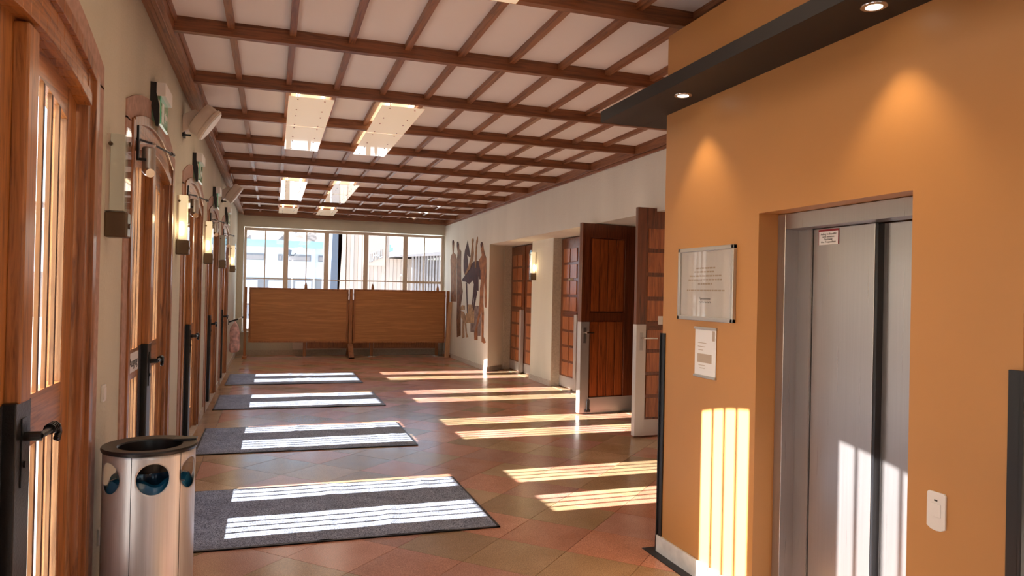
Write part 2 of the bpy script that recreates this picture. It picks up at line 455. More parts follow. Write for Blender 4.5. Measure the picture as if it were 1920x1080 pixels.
# baseboards
mb = MB(); ys = YB
for c in sorted(EXTRA+CD):
    mb.box(LX, LX+.015, ys, c-.99, 0, .09); ys = c+.99
mb.box(LX, LX+.015, ys, YF, 0, .09)
tag(mb.build('baseboard_left', M['stone_base']), 'stone skirting along the left wall', 'skirting', kind='structure')
mb = MB(); mb.box(4.605, 4.62, 13.3, YF, 0, .09)
mb.prism([(4.605,13.29),(4.62,13.30),(NX,13.72),(NX-.015,13.73)], 'z', 0, .09)
ys = 4.0
for a, b in OPEN:
    mb.box(NX-.015, NX, ys, a, 0, .09); ys = b
tag(mb.build('baseboard_right', M['stone_base']), 'stone skirting along the right wall and pillars', 'skirting', kind='structure')
tag(MB().box(LX, 4.62, YF-.015, YF, 0, .12).build('baseboard_far', M['concrete']), 'grey stone skirting under the far windows', 'skirting', kind='structure')

# floor: slab + tiles
floor = tag(MB().box(-.18, 5.35, YB, YF+.25, -.15, -.004).box(5.35, 7.4, 5.4, 14.6, -.15, -.002).build('floor', M['grout']), 'polished diagonal stone tile floor in terracotta and olive', 'floor', kind='structure')
def clip(poly, ax, val, keep_gt):
    out = []
    for i in range(len(poly)):
        a, b = poly[i], poly[(i+1) % len(poly)]
        ia = (a[ax] > val) == keep_gt; ib = (b[ax] > val) == keep_gt
        if ia: out.append(a)
        if ia != ib:
            t = (val-a[ax])/(b[ax]-a[ax]); out.append((a[0]+t*(b[0]-a[0]), a[1]+t*(b[1]-a[1])))
    return out
D = .63
pieces = []
for u in range(-24, 30):
    for v in range(-30, 24):
        # corner lattice: x-.5=(u-v)*D/2, y-6.5=(u+v)*D/2
        cx = .5+(u-v)*D/2; cy = 6.5+(u+v+1)*D/2
        if not (-.3 < cx < 5.6 and YB-.3 < cy < YF+.4): continue
        hd = D/2-.0022
        poly = [(cx,cy-hd),(cx+hd,cy),(cx,cy+hd),(cx-hd,cy)]
        poly = clip(poly, 0, .172, True); poly = poly and clip(poly, 0, 5.2 if cy < 13.6 else 4.605, False)
        poly = poly and clip(poly, 1, YF-.016, False); poly = poly and clip(poly, 1, YB, True)
        if len(poly) < 3: continue
        if 3.25 < cx and 1.9 < cy < 3.55: continue
        ar = abs(sum(poly[i][0]*poly[(i+1)%len(poly)][1]-poly[(i+1)%len(poly)][0]*poly[i][1] for i in range(len(poly))))/2
        if ar < .002: continue
        uu = math.floor(((cx-.5)+(cy-6.5))/D); vv = math.floor(((cy-6.5)-(cx-.5))/D)
        rnd = random.random()
        cl = ('olive' if rnd < .6 else 'sand') if (uu % 2 == 0) else ('red' if rnd < .6 else 'pink')
        if random.random() < .16: cl = {'olive':'red','sand':'pink','red':'sand','pink':'olive'}[cl]
        if cy > 9 and random.random() < .3: cl = 'pink'
        pieces.append((cy, cx, poly, ar, cl))
full = {}
hd = D/2-.0022
for k in TM:
    full[k] = MB().prism([(0,-hd),(hd,0),(0,hd),(-hd,0)], 'z', -.02, 0).mesh('tile', TM[k])
near = sorted([q for q in pieces if q[0] > 3.0], key=lambda q: q[0])
far_parts = near[290:]; near = near[:290]
for cy, cx, poly, ar, cl in near:
    dz = -random.random()*.0008
    if ar > 2*hd*hd*.999:
        inst('tile', full[cl], floor, (cx, cy, dz))
    else:
        MB().prism([(a-cx, b-cy) for a, b in poly], 'z', -.02, 0).build('tile', TM[cl], floor, loc=(cx, cy, dz))
for nm, lst in (('distant_tiles', far_parts), ('tiles_by_viewer', [q for q in pieces if q[0] <= 3.0])):
    me = MB(); idx = []
    keys = list(TM)
    for cy, cx, poly, ar, cl in lst:
        a = len(me.f); me.prism(poly, 'z', -.02, 0); idx += [keys.index(cl)]*(len(me.f)-a)
    o = me.build(nm, TM[keys[0]], floor)
    for k in keys[1:]: o.data.materials.append(TM[k])
    for i, q in enumerate(idx): o.data.polygons[i].material_index = q
    tag(o, kind='stuff')
bt = MB().prism([(.0,-.30),(.205,-.30),(.205,.30),(.0,.30)], 'z', -.02, 0).mesh('border_tile', TM['sand'])
yy = YB+.31
while yy < YF-.32:
    inst('border_tile', bt, floor, (-.038, yy, 0)); yy += .604

# ceiling
ceil = tag(MB().box(-.18, 5.35, YB-.25, YF+.25, 3.225, 3.45).build('ceiling', M['room_dark']), 'coffered ceiling of pale panels between brown timber beams', 'ceiling', kind='structure')
X0, RS = .046, .3783
BY = [5.0+1.213*(k-1) for k in range(-8, 12)]
pm = MB().box(0, RS-.004, 0, 1.209, 0, .015).mesh('ceiling_panel', M['ceil_panel'])
rm = MB().box(-.021, .021, .052, 1.213, 0, .045).mesh('ceiling_rib', M['rib'])
bm_ = MB().box(.07, 4.60, 0, .052, .02, .12).mesh('ceiling_beam', M['beam'])
for k, y in enumerate(BY):
    inst('ceiling_beam', bm_, ceil, (0, y, 3.095))
    if y > 17: continue
    for i in range(12):
        if y < YB: continue
        inst('ceiling_panel', pm, ceil, (X0+RS*i+.002+(.0), y+.002, 3.207))
        if i: inst('ceiling_rib', rm, ceil, (X0+RS*i, y, 3.166))
tag(MB().box(-.04, -.005, YB, YF, 3.145, 3.22).box(-.005, .03, YB, YF, 3.12, 3.22).box(.03, .055, YB, YF, 3.108, 3.22).box(.055, .09, YB, YF, 3.10, 3.22).box(.09, .105, YB, YF, 3.165, 3.22).tube([(-.007,YB,3.143),(-.007,YF,3.143)], .009, 8).tube([(.03,YB,3.117),(.03,YF,3.117)], .009, 8).tube([(.056,YB,3.104),(.056,YF,3.104)], .006, 8)
    .build('trim_5', M['rib'], bevel=.004), 'stepped brown timber cornice along the left wall', 'cornice', kind='structure')
tag(MB().box(4.585, 4.62, YB, YF, 3.10, 3.22).box(4.60, 4.62, YB, YF, 3.065, 3.10).build('trim_6', M['rib'], bevel=.004), 'brown timber cornice along the right wall', 'cornice', kind='structure')
tag(MB().box(.09, 4.585, 16.98, YF, 3.085, 3.22).build('trim_7', M['beam'], bevel=.004), 'dark timber cornice over the far windows', 'cornice', kind='structure')

# ================================================================= LEFT DOORS
def zp(o): return 2.25-.22*o*o
def left_door(idx, c, sign=False):
    root = empty('door_%d' % idx, (0, c, 0))
    # stone surround
    mb = MB(); mb.box(-.06, -.032, -.99, -.84, 0, 2.40); mb.box(-.06, -.032, .84, .99, 0, 2.40)
    strip(mb, 0, lambda o: zw(o)-.01 if abs(o) < .85 else 2.39, zs, -.99, .99, -.06, -.032, 24)
    mb.build('stone_surround', M['stone'], root)
    # wooden frame in two steps
    mb = MB(); mb.box(-.15, -.02, -.86, -.80, 0, zw(.86)); mb.box(-.15, -.02, .80, .86, 0, zw(.86))
    strip(mb, 0, lambda o: zw(o)-.055, zw, -.80, .80, -.15, -.02, 18)
    mb.build('frame', M['frame_wood'], root, bevel=.003)
    mb = MB(); mb.box(-.15, -.036, -.80, -.73, 0, 2.40); mb.box(-.15, -.036, .73, .80, 0, 2.40)
    mb.build('jamb', M['frame_wood'], root, bevel=.003)
    mb = MB(); strip(mb, 0, lambda o: zi(o)+.05, lambda o: zw(o)-.05, -.80, .80, -.15, -.040, 18)
    strip(mb, 0, zi, lambda o: zi(o)+.055, -.735, .735, -.15, -.024, 18)
    mb.build('head', M['door_wood_y'], root, bevel=.003)
    mb = MB(); mb.box(-.16, -.02, -.84, .84, -.004, .012); mb.build('threshold', M['stone_base'], root)
    for sgn in (-1, 1):
        leaf = MB()
        def bx(o0, o1, z0, z1, x0=-.14, x1=-.08):
            a, b = sorted((sgn*o0, sgn*o1)); leaf.box(x0, x1, a, b, z0, z1)
        bx(.004, .19, .012, 2.36); bx(.60, .728, .012, 2.30)
        lo = leaf.build('leaf', M['door_wood'], root, bevel=.002)
        r_ = MB()
        def rb(o0, o1, z0, z1):
            a, b = sorted((sgn*o0, sgn*o1)); r_.box(-.135, -.081, a, b, z0, z1)
        rb(.19, .60, .012, .24); rb(.19, .60, .945, 1.125)
        a, b = sorted((sgn*.19, sgn*.60))
        strip(r_, 0, zp, lambda o: 2.35, a, b, -.135, -.081, 8)
        r_.build('rail', M['door_wood_y'], lo)
        # fins
        pitch = .41/4
        for j in (1, 2, 3):
            o = .19+pitch*j; yy_ = sgn*o
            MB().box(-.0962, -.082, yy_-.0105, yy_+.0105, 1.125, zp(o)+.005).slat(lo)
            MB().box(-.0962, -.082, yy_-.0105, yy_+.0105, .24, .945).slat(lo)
        for o in (.19, .60):      # pale lining of the glazed slots
            yy_ = sgn*o; q = .0015*(1 if (sgn*(o-.4)) < 0 else -1)
            a, b = sorted((yy_, yy_+q*2))
            MB().box(-.124, -.083, a, b, 1.127, zp(o)-.002).box(-.124, -.083, a, b, .242, .943).build('slot_lining', M['fin'], lo)
        a, b = sorted((sgn*.19, sgn*.60))
        mb = MB(); mb.box(-.0985, -.0965, a, b, .235, .95); mb.box(-.0985, -.0965, a, b, 1.12, 2.18)
        strip(mb, 0, lambda o: 2.18, lambda o: zp(o)+.003, a, b, -.0985, -.0965, 4)
        mb.build('pane', M['glass'], lo)
        # iron strip beside the astragal
        a, b = sorted((sgn*.075, sgn*.165))
        MB().box(-.081, -.077, a, b, .02, 1.13).build('iron_plate', M['hammered'], lo)
    MB().box(-.085, -.035, -.055, .055, 1.13, 2.34).build('astragal', M['door_wood'], root, bevel=.008)
    MB().box(-.085, -.04, -.075, .075, .02, 1.135).build('iron_strip', M['iron'], root, bevel=.004)
    h = MB()
    h.tube([(-.04,.0,1.02),(.012,.0,1.02)], .016, 10)
    h.tube([(.006,.0,1.02),(.012,.06,1.022),(.012,.13,1.028),(.012,.175,1.02),(.012,.195,.995),(.012,.18,.975),(.012,.16,.982)], [.012,.011,.013,.014,.012,.011,.008], 10)
    for q in range(4): h.tube([(.012,.085+q*.018,1.0255),(.012,.091+q*.018,1.026)], .019, 10)
    h.tube([(-.04,.0,.93),(-.03,.0,.93)], .012, 10)
    h.build('handle', M['iron'], root, smooth=True)
    MB().box(-.042, -.036, -.025, .025, .86, 1.08).build('lock_plate', M['iron'], root)
    if sign is True:
        s = MB().box(-.079, -.074, -.56, -.20, .99, 1.105).build('exit_plate', M['white'], root)
        tag(s, 'white plate reading Ausgang')
        text_obj('lettering', '· Ausgang', .078, M['print'], s, face_frame((-.0735, -.38, 1.047), (0,1,0)), sx=1.0)
    return root
names = ['nearest arched double door of slatted larch at the left edge', 'second arched larch door from the viewer, behind the bin, with the Ausgang plate', 'third arched larch door from the viewer, between the two lit sconces',
         'fourth arched larch door from the viewer on the left wall', 'fifth and farthest arched larch door on the left wall, before the pink bag']
for i, c in enumerate(CD):
    tag(left_door(i+1, c, i == 1), names[i], 'door', 'arched doors along the left wall', 'structure')
for i, c in enumerate(EXTRA):
    tag(left_door(20+i, c), 'added unseen arched larch door behind the viewer, for its daylight', 'door', 'added arched doors behind the viewer', 'structure')

# ================================================================= RIGHT DOORS
def panel_leaf(parent, W, kind, H=2.40, steel_edge=True, loc=(0,0,0), rz=0):
    """leaf: x from its left edge, front face at y=0 (towards -y)."""
    b = MB().box(0, W, 0, .05, .01, H).build('leaf', M['dark_door'], parent, bevel=.003, loc=loc, rot=(0,0,rz))
    if kind == 'panels':
        st, top, kick = .13, 2.27, .20
        w2 = (W-2*st-.035)/2
        rows = []
        z = 1.245
        for k in range(4): rows.append((z, z+.215)); z += .2575
        z = .215
        for k in range(4): rows.append((z, z+.205)); z += .2425
        for z0, z1 in rows:
            for k in range(2):
                x = st+k*(w2+.035)
                MB().box(x, x+w2, -.012, .0, z0, z1).build('panel', M['dpanel'], b, bevel=.004)
        MB().box(.01, W-.01, -.004, 0, .02, .19).build('kick_plate', M['plate'], b)
        MB().box(st-.02, W-st+.02, -.009, 0, 1.165, 1.225).build('rail', M['dark_door_x'], b)
    else:
        for z0, z1 in ((1.30, 2.22), (.215, 1.165)):
            w4 = (W-.135-.20)/4
            for k in range(4):
                x = .145+k*w4
                MB().box(x+.006, x+w4-.006, -.012, 0, z0, z1).build('plank', M['plank'], b, bevel=.003)
        mb = MB()
        mb.box(0, .125, -.022, 0, 0.02, H-.005); mb.box(W-.18, W, -.022, 0, .02, H-.005)
        mb.box(.125, W-.18, -.0215, 0, 2.235, H-.005); mb.box(.125, W-.18, -.0215, 0, 1.18, 1.285)
        mb.build('frame_face', M['dark_door'], b, bevel=.003)
        MB().box(.13, W-.02, -.026, 0, .015, .205).build('kick_plate', M['plate'], b)
    return b
def lever(b, x, z, y0, w=.16):
    h = MB(); h.tube([(x,y0,z),(x,y0-.05,z)], .010, 10); h.tube([(x,y0-.05,z),(x+.05,y0-.055,z),(x+w,y0-.045,z-.002)], [.011,.011,.009], 10)
    h.build('lever', M['chrome'], b, smooth=True)
    MB().box(x-.02, x+.02, y0-.004, y0, z-.13, z+.06).build('lock_plate', M['steel'], b)
# opening 1 and 2: closed pairs
def pair(idx, a, b_, label):
    root = empty('door_%d' % idx, (DX, b_, 0), -PI/2)
    wd = (b_-a)/2
    l1 = panel_leaf(root, wd-.01, 'panels'); l2 = panel_leaf(root, wd-.01, 'panels', loc=(wd+.005, .012, 0))
    MB().box(wd-.095, wd+.004, -.06, 0, .02, 1.19).build('edge_plate', M['plate'], l1, bevel=.003)
    MB().box(-.06, wd*2+.03, .06, .10, 0, 2.42).build('frame', M['dark_door'], root)
    for z in (.35, 1.25, 2.1):
        MB().tube([(-.004,-.012,z-.05),(-.004,-.012,z+.05)], .010, 8).build('hinge', M['steel'], root, smooth=True)
    return tag(root, label, 'door', 'panelled doors along the right wall', 'structure'), l1
d6, l6 = pair(6, *OPEN[2], 'farthest closed panelled door on the right wall, beside the lit sconce')
d7, l7 = pair(7, *OPEN[1], 'closed panelled door on the right wall with the small carved inscription')
text_obj('inscription', 'ZIMMER', .06, M['concrete'], l7, face_frame((.41, -.006, 1.737), (1,0,0)), .003, 1.1)
# opening 3 : both leaves swung out into the hall
d8 = empty('door_8', (0,0,0))
lf = panel_leaf(d8, .845, 'planks', 2.415, loc=(4.40, 8.455, 0), rz=math.radians(9.3))
MB().box(-.004, .125, -.027, .054, .02, 1.165).build('edge_plate', M['plate'], lf, bevel=.002)
lever(lf, .055, 1.03, -.026, .11)
bo = MB(); bo.tube([(.10,-.045,.03),(.10,-.045,.18),(.115,-.05,.195),(.13,-.045,.18),(.13,-.045,.05)], .007, 8); bo.box(.08,.15,-.05,-.026,.03,.06)
bo.build('floor_bolt', M['iron'], lf)
lf2 = panel_leaf(d8, .845, 'panels', 2.455, loc=(4.391, 6.954, 0), rz=math.radians(2.3))
MB().box(-.004, .115, -.016, .054, .02, 1.205).build('edge_plate', M['plate'], lf2, bevel=.002)
lever(lf2, .06, 1.06, -.014, .17)
sg = MB().box(.26, .56, -.018, -.012, 1.205, 1.295).build('entrance_plate', M['white'], lf2); tag(sg, 'white plate reading Eingang')
text_obj('lettering', 'Eingang', .065, M['print'], sg, face_frame((.41, -.0185, 1.248), (1,0,0)))
MB().box(5.28, 5.34, 8.53, 8.60, 0, 2.42).box(5.22, 5.32, 6.90, 6.98, 0, 2.42).box(5.28, 5.34, 6.93, 8.58, 2.38, 2.42).build('frame', M['dark_door'], d8)
for z in (.3, 1.2, 2.15):
    MB().tube([(5.235,8.565,z-.06),(5.235,8.565,z+.06)], .012, 8).build('hinge', M['steel'], d8, smooth=True)
tag(d8, 'dark double door standing open into the hall, planked back and steel kick plates', 'door', 'panelled doors along the right wall', 'structure')
# coconut-brown door mats of the side rooms are part of the floor
for a, b in OPEN:
    MB().box(NX+.01, DX+.30, a+.02, b-.02, -.002, .003).build('threshold', TM['sand'], floor)

# ================================================================= FAR WINDOWS
WX = [(.10,.985),(.985,1.87),(1.87,2.76),(2.76,3.68),(3.68,4.595)]
for i, (a, b) in enumerate(WX):
    root = empty('window_%d' % (i+1), ((a+b)/2, YF+.05, .53))
    w = (b-a)/2; H = 2.30
    mb = MB(); e = .052
    mb.box(-w, -w+e, 0, .07, 0, H); mb.box(w-e, w, 0, .07, 0, H); mb.box(-w+e, w-e, 0, .07, 0, e); mb.box(-w+e, w-e, 0, .07, H-.06, H)
    mb.build('frame', M['white_paint'], root, bevel=.003)
    MB().box(-.011, .011, .01, .05, e, H-.06).build('glazing_bar', M['white_paint'], root)
    zt = 1.175
    for zz in (zt, .60): 
        th = .028 if i == 4 and zz == zt else .011
        MB().box(-w+e, w-e, .008, .052, zz-th, zz+th).build('glazing_bar', M['white_paint'], root)
    MB().box(-w+e, w-e, .028, .033, e, H-.06).build('pane', M['glass'], root)
    tag(root, ['leftmost tall white window of the far row', 'second window from the left in the far row', 'middle window of the far row', 'fourth window from the left in the far row', 'rightmost window of the far row with the thick lower rail'][i], 'window', 'windows in the far wall', 'structure')
tag(MB().box(-.03, 4.62, YF-.06, YF+.05, .49, .525).build('trim_8', M['concrete'], bevel=.004), 'grey stone sill under the far windows', 'sill', kind='structure')
# back window, unseen, added to let in more sky light
root = empty('window_6', (2.35, YB-.12, .8))
mb = MB()
for x in (-1.85,-.95,-.03,.9,1.79): mb.box(x, x+.06, 0, .06, 0, 2.0)
mb.box(-1.85, 1.85, 0, .06, 0, .06); mb.box(-1.85, 1.85, 0, .06, 1.94, 2.0); mb.build('frame', M['white_paint'], root)
MB().box(-1.85, 1.85, .02, .026, 0, 2).build('pane', M['glass'], root)
tag(root, 'added unseen window for daylight in the wall behind the viewer', 'window', kind='structure')

# ================================================================= LIFT
lift = empty('door_9', (3.03, 2.5, 0))
MB().box(0, .10, .40, .455, 0, 1.92).build('door_frame', M['steel'], lift, bevel=.002)
MB().box(.0, .10, -.43, .40, 1.845, 1.92).build('header', M['steel'], lift, bevel=.002)
MB().box(.075, .11, .31, .40, .0, 1.845).build('side_panel', M['steel'], lift)
MB().box(.085, .115, -.060, .306, .01, 1.842).build('sliding_leaf', M['steel'], lift, bevel=.001)
MB().box(.12, .15, -.44, -.05, .01, 1.842).build('sliding_leaf', M['steel'], lift, bevel=.001)
MB().box(.088, .124, -.075, -.061, .01, 1.842).build('leaf_gap', M['black'], lift)
MB().box(.116, .25, .306, .312, 0, 1.84).build('shadow_gap', M['black'], lift)
MB().box(-.11, .12, -.43, .455, -.003, .003).build('sill', M['steel'], lift)
nt_ = MB().box(.0825, .085, .145, .272, 1.775, 1.845).build('fire_notice', M['print_red'], lift); 
nt_.location.z = -.008
MB().box(.0818, .0826, .149, .268, 1.7715, 1.8325).build('notice_paper', M['paper'], nt_).location.z = .003
text_obj('lettering', 'Aufzug im Brandfall\nnicht benutzen\nFluchtweg\nüber Treppenhaus', .0125, M['print'], nt_, face_frame((.0815, .2085, 1.805), (0,-1,0)), .0003)
tag(lift, 'brushed steel sliding lift door recessed in the orange wall', 'lift door', kind='structure')
# call panel
cp = empty('lift_call_panel', (2.92, 1.943, .79))
pl = [(-.037,-.055),(-.02,-.064),(0,-.0665),(.02,-.064),(.037,-.055),(.037,.060),(.031,.067),(-.031,.067),(-.037,.060)]
MB().prism(pl, 'x', -.008, 0).build('face_plate', M['white'], cp, bevel=.0015)
MB().box(-.0115, -.008, -.020, .020, -.018, .028).build('button', M['white'], cp, bevel=.001)
MB().box(-.0095, -.008, -.006, .006, .036, .041).build('indicator', M['print'], cp)
tag(cp, 'white call panel with one square button on the orange wall right of the lift', 'switch')
# framed poster
pf = empty('framed_poster', (2.92, 3.385, 1.585))
mb = MB(); W2, H2 = .262, .1985
mb.box(-.022, 0, -W2, -W2+.022, -H2, H2).box(-.022, 0, W2-.022, W2, -H2, H2).box(-.022, 0, -W2, W2, -H2, -H2+.022).box(-.022, 0, -W2, W2, H2-.022, H2)
mb.build('frame', M['silver'], pf, bevel=.003)
MB().box(-.010, -.006, -W2+.02, W2-.02, -H2+.02, H2-.02).build('poster', M['poster'], pf)
MB().box(-.0145, -.013, -W2+.02, W2-.02, -H2+.02, H2-.02).build('pane', M['clear'], pf)
pr = MB()
for z, ww in ((.085,.09),(.065,.11),(.043,.155),(.022,.165),(.0,.07),(-.035,.18)):
    y = -ww
    while y < ww:
        L = random.uniform(.012, .03); pr.box(-.0106, -.0099, -y-L, -y, z-.004, z+.004) if -y-L > -ww else None; y += L+.006
pr.build('print', M['print_brown'], pf, stuff=True)
lg = MB(); lg.tube([(-.0108, .055-.11*k/14, -.098+.004*math.sin(k*2.1)) for k in range(15)], .0011, 6)
lg.tube([(-.0108, .05-.10*k/30, -.08+.008*math.sin(k*1.7)*(1 if k < 4 else .5)) for k in range(31)], .0009, 6)
lg.build('logo', M['print'], pf)
tag(pf, 'silver framed notice with small brown print, larger of the two on the orange wall', 'picture')
cf = empty('clip_poster', (2.92, 3.38, 1.218))
MB().box(-.006, -.003, -.098, .098, -.128, .128).build('paper', M['paper'], cf)
MB().box(-.014, 0, -.103, .103, .122, .136).box(-.014, 0, -.103, .103, -.136, -.122).build('clip_rail', M['silver'], cf, bevel=.003)
MB().box(-.0068, -.006, -.062, .072, -.055, -.008).box(-.0068, -.006, -.088, -.066, .065, .118).build('print_block', M['print_beige'], cf)
pr = MB()
for z, a, b in ((.05,-.01,.07),(.03,-.0,.07),(.012,.02,.065),(-.07,.0,.06),(-.085,.0,.05)): pr.box(-.0066, -.006, a, b, z-.0015, z+.0015)
pr.build('print', M['print_beige'], cf, stuff=True)
tag(cf, 'narrow white notice in clip rails, below the framed one on the orange wall', 'picture')
# canopy
can = empty('canopy', (2.635, 1.0, 2.59))
MB().box(0, .285, -7.2, 3.16, 0, .068).box(.285, .95, 2.84, 3.16, 0, .068).build('slab', M['darkgrey'], can, bevel=.001)
tag(can, 'long dark grey canopy slab with recessed lamps over the lift', 'canopy')
def downlight(y, label):
    e = empty('downlight', (2.773, y, 2.59))
    MB().lathe([(.030,-.001),(.030,-.004),(.046,-.003),(.047,.0)], 24, caps=False).build('ring', M['chrome'], e, smooth=True)
    MB().lathe([(.001,-.0015),(.029,-.0015),(.029,.0),(.001,.0)], 24).build('lamp', M['spot'], e)
    ld = bpy.data.lights.new('spot', 'SPOT'); ld.energy = 50; ld.color = (1, .76, .46); ld.spot_size = math.radians(84); ld.spot_blend = .6; ld.shadow_soft_size = .025
    lo = bpy.data.objects.new('spot', ld); COL.objects.link(lo); lo.parent = e; lo.location = (0,0,-.006); lo.rotation_euler = (0, math.radians(4), 0)
    return tag(e, label, 'lamp', 'recessed lamps in the canopy')
downlight(3.42, 'round recessed lamp at the far end of the dark canopy')
downlight(2.118, 'round recessed lamp in the canopy above the lift, nearer one')
downlight(.80, 'recessed lamp in the canopy beside the viewer')

# ================================================================= CEILING LIGHTS
def ceiling_light(x, y, L, label, lamp=True, grp='glass ceiling lights in two columns'):
    e = empty('ceiling_light', (x, y, 3.205)); W_ = .185
    MB().box(-W_, W_, 0, L, -.105, -.099).build('glass_plate', M['light_glass'], e, bevel=.001)
    mb = MB()
    for sx in (-.11, .11):
        for yy_ in (.06, L*.5-.12, L*.5+.12, L-.06): mb.tube([(sx,yy_,-.110),(sx,yy_,-.097)], .006, 8)
    mb.build('bolt_head', M['bronze'], e)
    mb = MB()
    for sx in (-.11, .11):
        for yy_ in (.06, L-.06): mb.tube([(sx,yy_,-.10),(sx,yy_,0)], .003, 6)
    mb.build('hanging_rod', M['chrome'], e)
    MB().box(-.12, -.09, .05, L-.05, -.05, -.02).box(.09, .12, .05, L-.05, -.05, -.02).build('tube', M['light_tube'], e)
    if lamp:
        ld = bpy.data.lights.new('panel_lamp', 'AREA'); ld.shape = 'RECTANGLE'; ld.size = .34; ld.size_y = L-.06; ld.energy = LAMP_W; ld.color = (1, .84, .66)
        lo = bpy.data.objects.new('panel_lamp', ld); COL.objects.link(lo); lo.parent = e; lo.location = (0, L/2, -.113)
    return tag(e, label, 'ceiling light', grp)
LAMP_W = 5
rows = [(6.32, 1.12, 'nearest'), (7.47, 1.27, 'second'), (11.33, 1.22, 'third'), (12.58, 1.25, 'fourth'), (15.20, 1.15, 'farthest')]
for y, L, nm in rows:
    for x, sd_ in ((.989, 'left'), (1.76, 'right')):
        ceiling_light(x, y, L, '%s glass ceiling light of the %s column' % (nm, sd_))
for y, L in ((1.33, 1.12), (2.50, 1.30), (-3.68, 1.12), (-2.50, 1.27)):
    for x in (.989, 1.76):
        if y == 2.50 and x > 1.5:
            ceiling_light(x, y, L, 'glass ceiling light just cut by the top edge of the picture, before the nearest beam')
        else:
            ceiling_light(x, y, L, 'added unseen glass ceiling light for fill, above and behind the viewer', grp='added fill lights behind the viewer')  # unseen fixtures, added as ambient fill for the hall
for k, (x, y) in enumerate(((3.60,13.6),(3.63,14.9),(3.58,16.1))):
    e = empty('ceiling_fitting', (x, y, 3.205))
    mb = MB(); mb.prism([(-.15,0),(-.10,.02),(-.04,-.012),(.04,.012),(.10,-.02),(.15,0),(.15,.006),(.10,-.014),(.04,.018),(-.04,-.006),(-.10,.026),(-.15,.006)], 'y', -.10, .10)
    mb.build('wavy_glass', M['light_glass'], e, loc=(0,0,-.075))
    MB().tube([(-.08,0,-.07),(-.08,0,0)], .006, 8).tube([(.08,0,-.07),(.08,0,0)], .006, 8).build('stem', M['brass'], e)
    tag(e, ['small wavy glass fitting on the right of the ceiling, nearest of three', 'middle one of the three small wavy glass ceiling fittings', 'small wavy glass ceiling fitting closest to the far windows'][k], 'ceiling light', 'small wavy glass fittings')

# ================================================================= SCONCES
def sconce(loc, rz, lit, label, grp='wall sconces on the left wall'):
    """local: wall plane at x=0, sticks out towards +x."""
    e = empty('wall_sconce', loc, rz)
    MB().box(.018, .080, -.040, .040, -.16, .20).build('frosted_shade', M['frost_lit'] if lit else M['frost'], e, bevel=.002)
    MB().prism([(-.065,-.19),(.065,-.19),(.065,.19),(.035,.235),(-.035,.235),(-.065,.19)], 'x', .086, .091).build('clear_plate', M['clear'], e)
    MB().box(0, .018, -.03, .03, -.16, .2).build('back_plate', M['offwhite'], e)
    MB().box(0, .098, -.043, .043, -.285, -.165).build('lamp_base', M['bronze'], e, bevel=.008)
    mb = MB(); mb.tube([(.091,0,.16),(.098,0,.16)], .011, 10); mb.tube([(.098,0,-.23),(.104,0,-.23)], .013, 10); mb.tube([(.02,-.045,.15),(.02,-.05,.15)], .010, 10)
    mb.build('bolt_head', M['bronze'], e)
    if lit:
        MB().lathe([(.006,-.13),(.014,-.12),(.014,-.03),(.006,-.02)], 12).build('bulb', M['bulb'], e, loc=(.04, -.052 if rz == 0 else .052, .0))
        ld = bpy.data.lights.new('sconce_lamp', 'POINT'); ld.energy = 3.5; ld.color = (1, .72, .38); ld.shadow_soft_size = .03
        lo = bpy.data.objects.new('sconce_lamp', ld); COL.objects.link(lo); lo.parent = e; lo.location = (.14, 0, .0)
    return tag(e, label, 'wall lamp', grp)
sconce((LX, 3.86, 2.02), 0, False, 'unlit frosted wall lamp between the nearest door and the second door')
sconce((LX, 6.50, 2.05), 0, True, 'lit frosted wall lamp between the second and third doors')
sconce((LX, 9.02, 2.05), 0, True, 'lit frosted wall lamp between the third and fourth doors')
sconce((LX, 11.50, 2.06), 0, False, 'unlit frosted wall lamp between the fourth and fifth doors')
sconce((LX, 14.35, 2.06), 0, True, 'lit frosted wall lamp beyond the last left door, above the pink bag')
sconce((NX, 11.93, 2.02), PI, True, 'lit wall lamp on the pale pillar beside the right doors', 'wall lamps on the right pillars')
sconce((NX, 9.30, 2.02), PI, True, 'lit wall lamp on the right wall hidden behind the open door', 'wall lamps on the right pillars')

# ================================================================= EXIT SIGNS, SPEAKERS, CLOSERS
def exit_sign(y, label):
    e = empty('exit_sign', (LX, y, 2.70))
    MB().prism([(.0,.085),(.035,.085),(.035,.02),(.052,-.06),(.052,-.19),(.035,-.19),(0.0,-.03)], 'y', -.02, .0).build('bracket', M['black'], e)
    MB().box(.035, .088, -.02, .30, .0, .085).build('housing', M['white'], e, bevel=.003)
    MB().box(.057, .063, -.015, .295, -.175, .0).build('glass_panel', M['green_glass'], e)
    MB().box(.055, .065, -.015, .295, -.182, -.175).build('lit_edge', M['green_edge'], e)
    pk = MB()
    pk.box(.0632, .0640, .03, .11, -.15, -.03)                      # doorway
    pk.prism([(.15,-.09),(.20,-.055),(.20,-.075),(.265,-.075),(.265,-.105),(.20,-.105),(.20,-.125)], 'x', .0632, .0640)   # arrow
    pk.build('pictogram', M['white'], e)
    return tag(e, label, 'exit sign', 'green exit signs above the left doors')
for k, c in enumerate(CD):
    if k == 0: continue
    exit_sign(c-.20, ['', 'nearest green glass exit sign, above the second left door', 'green glass exit sign above the third left door', 'green glass exit sign above the fourth left door', 'farthest green glass exit sign, above the last left door'][k])
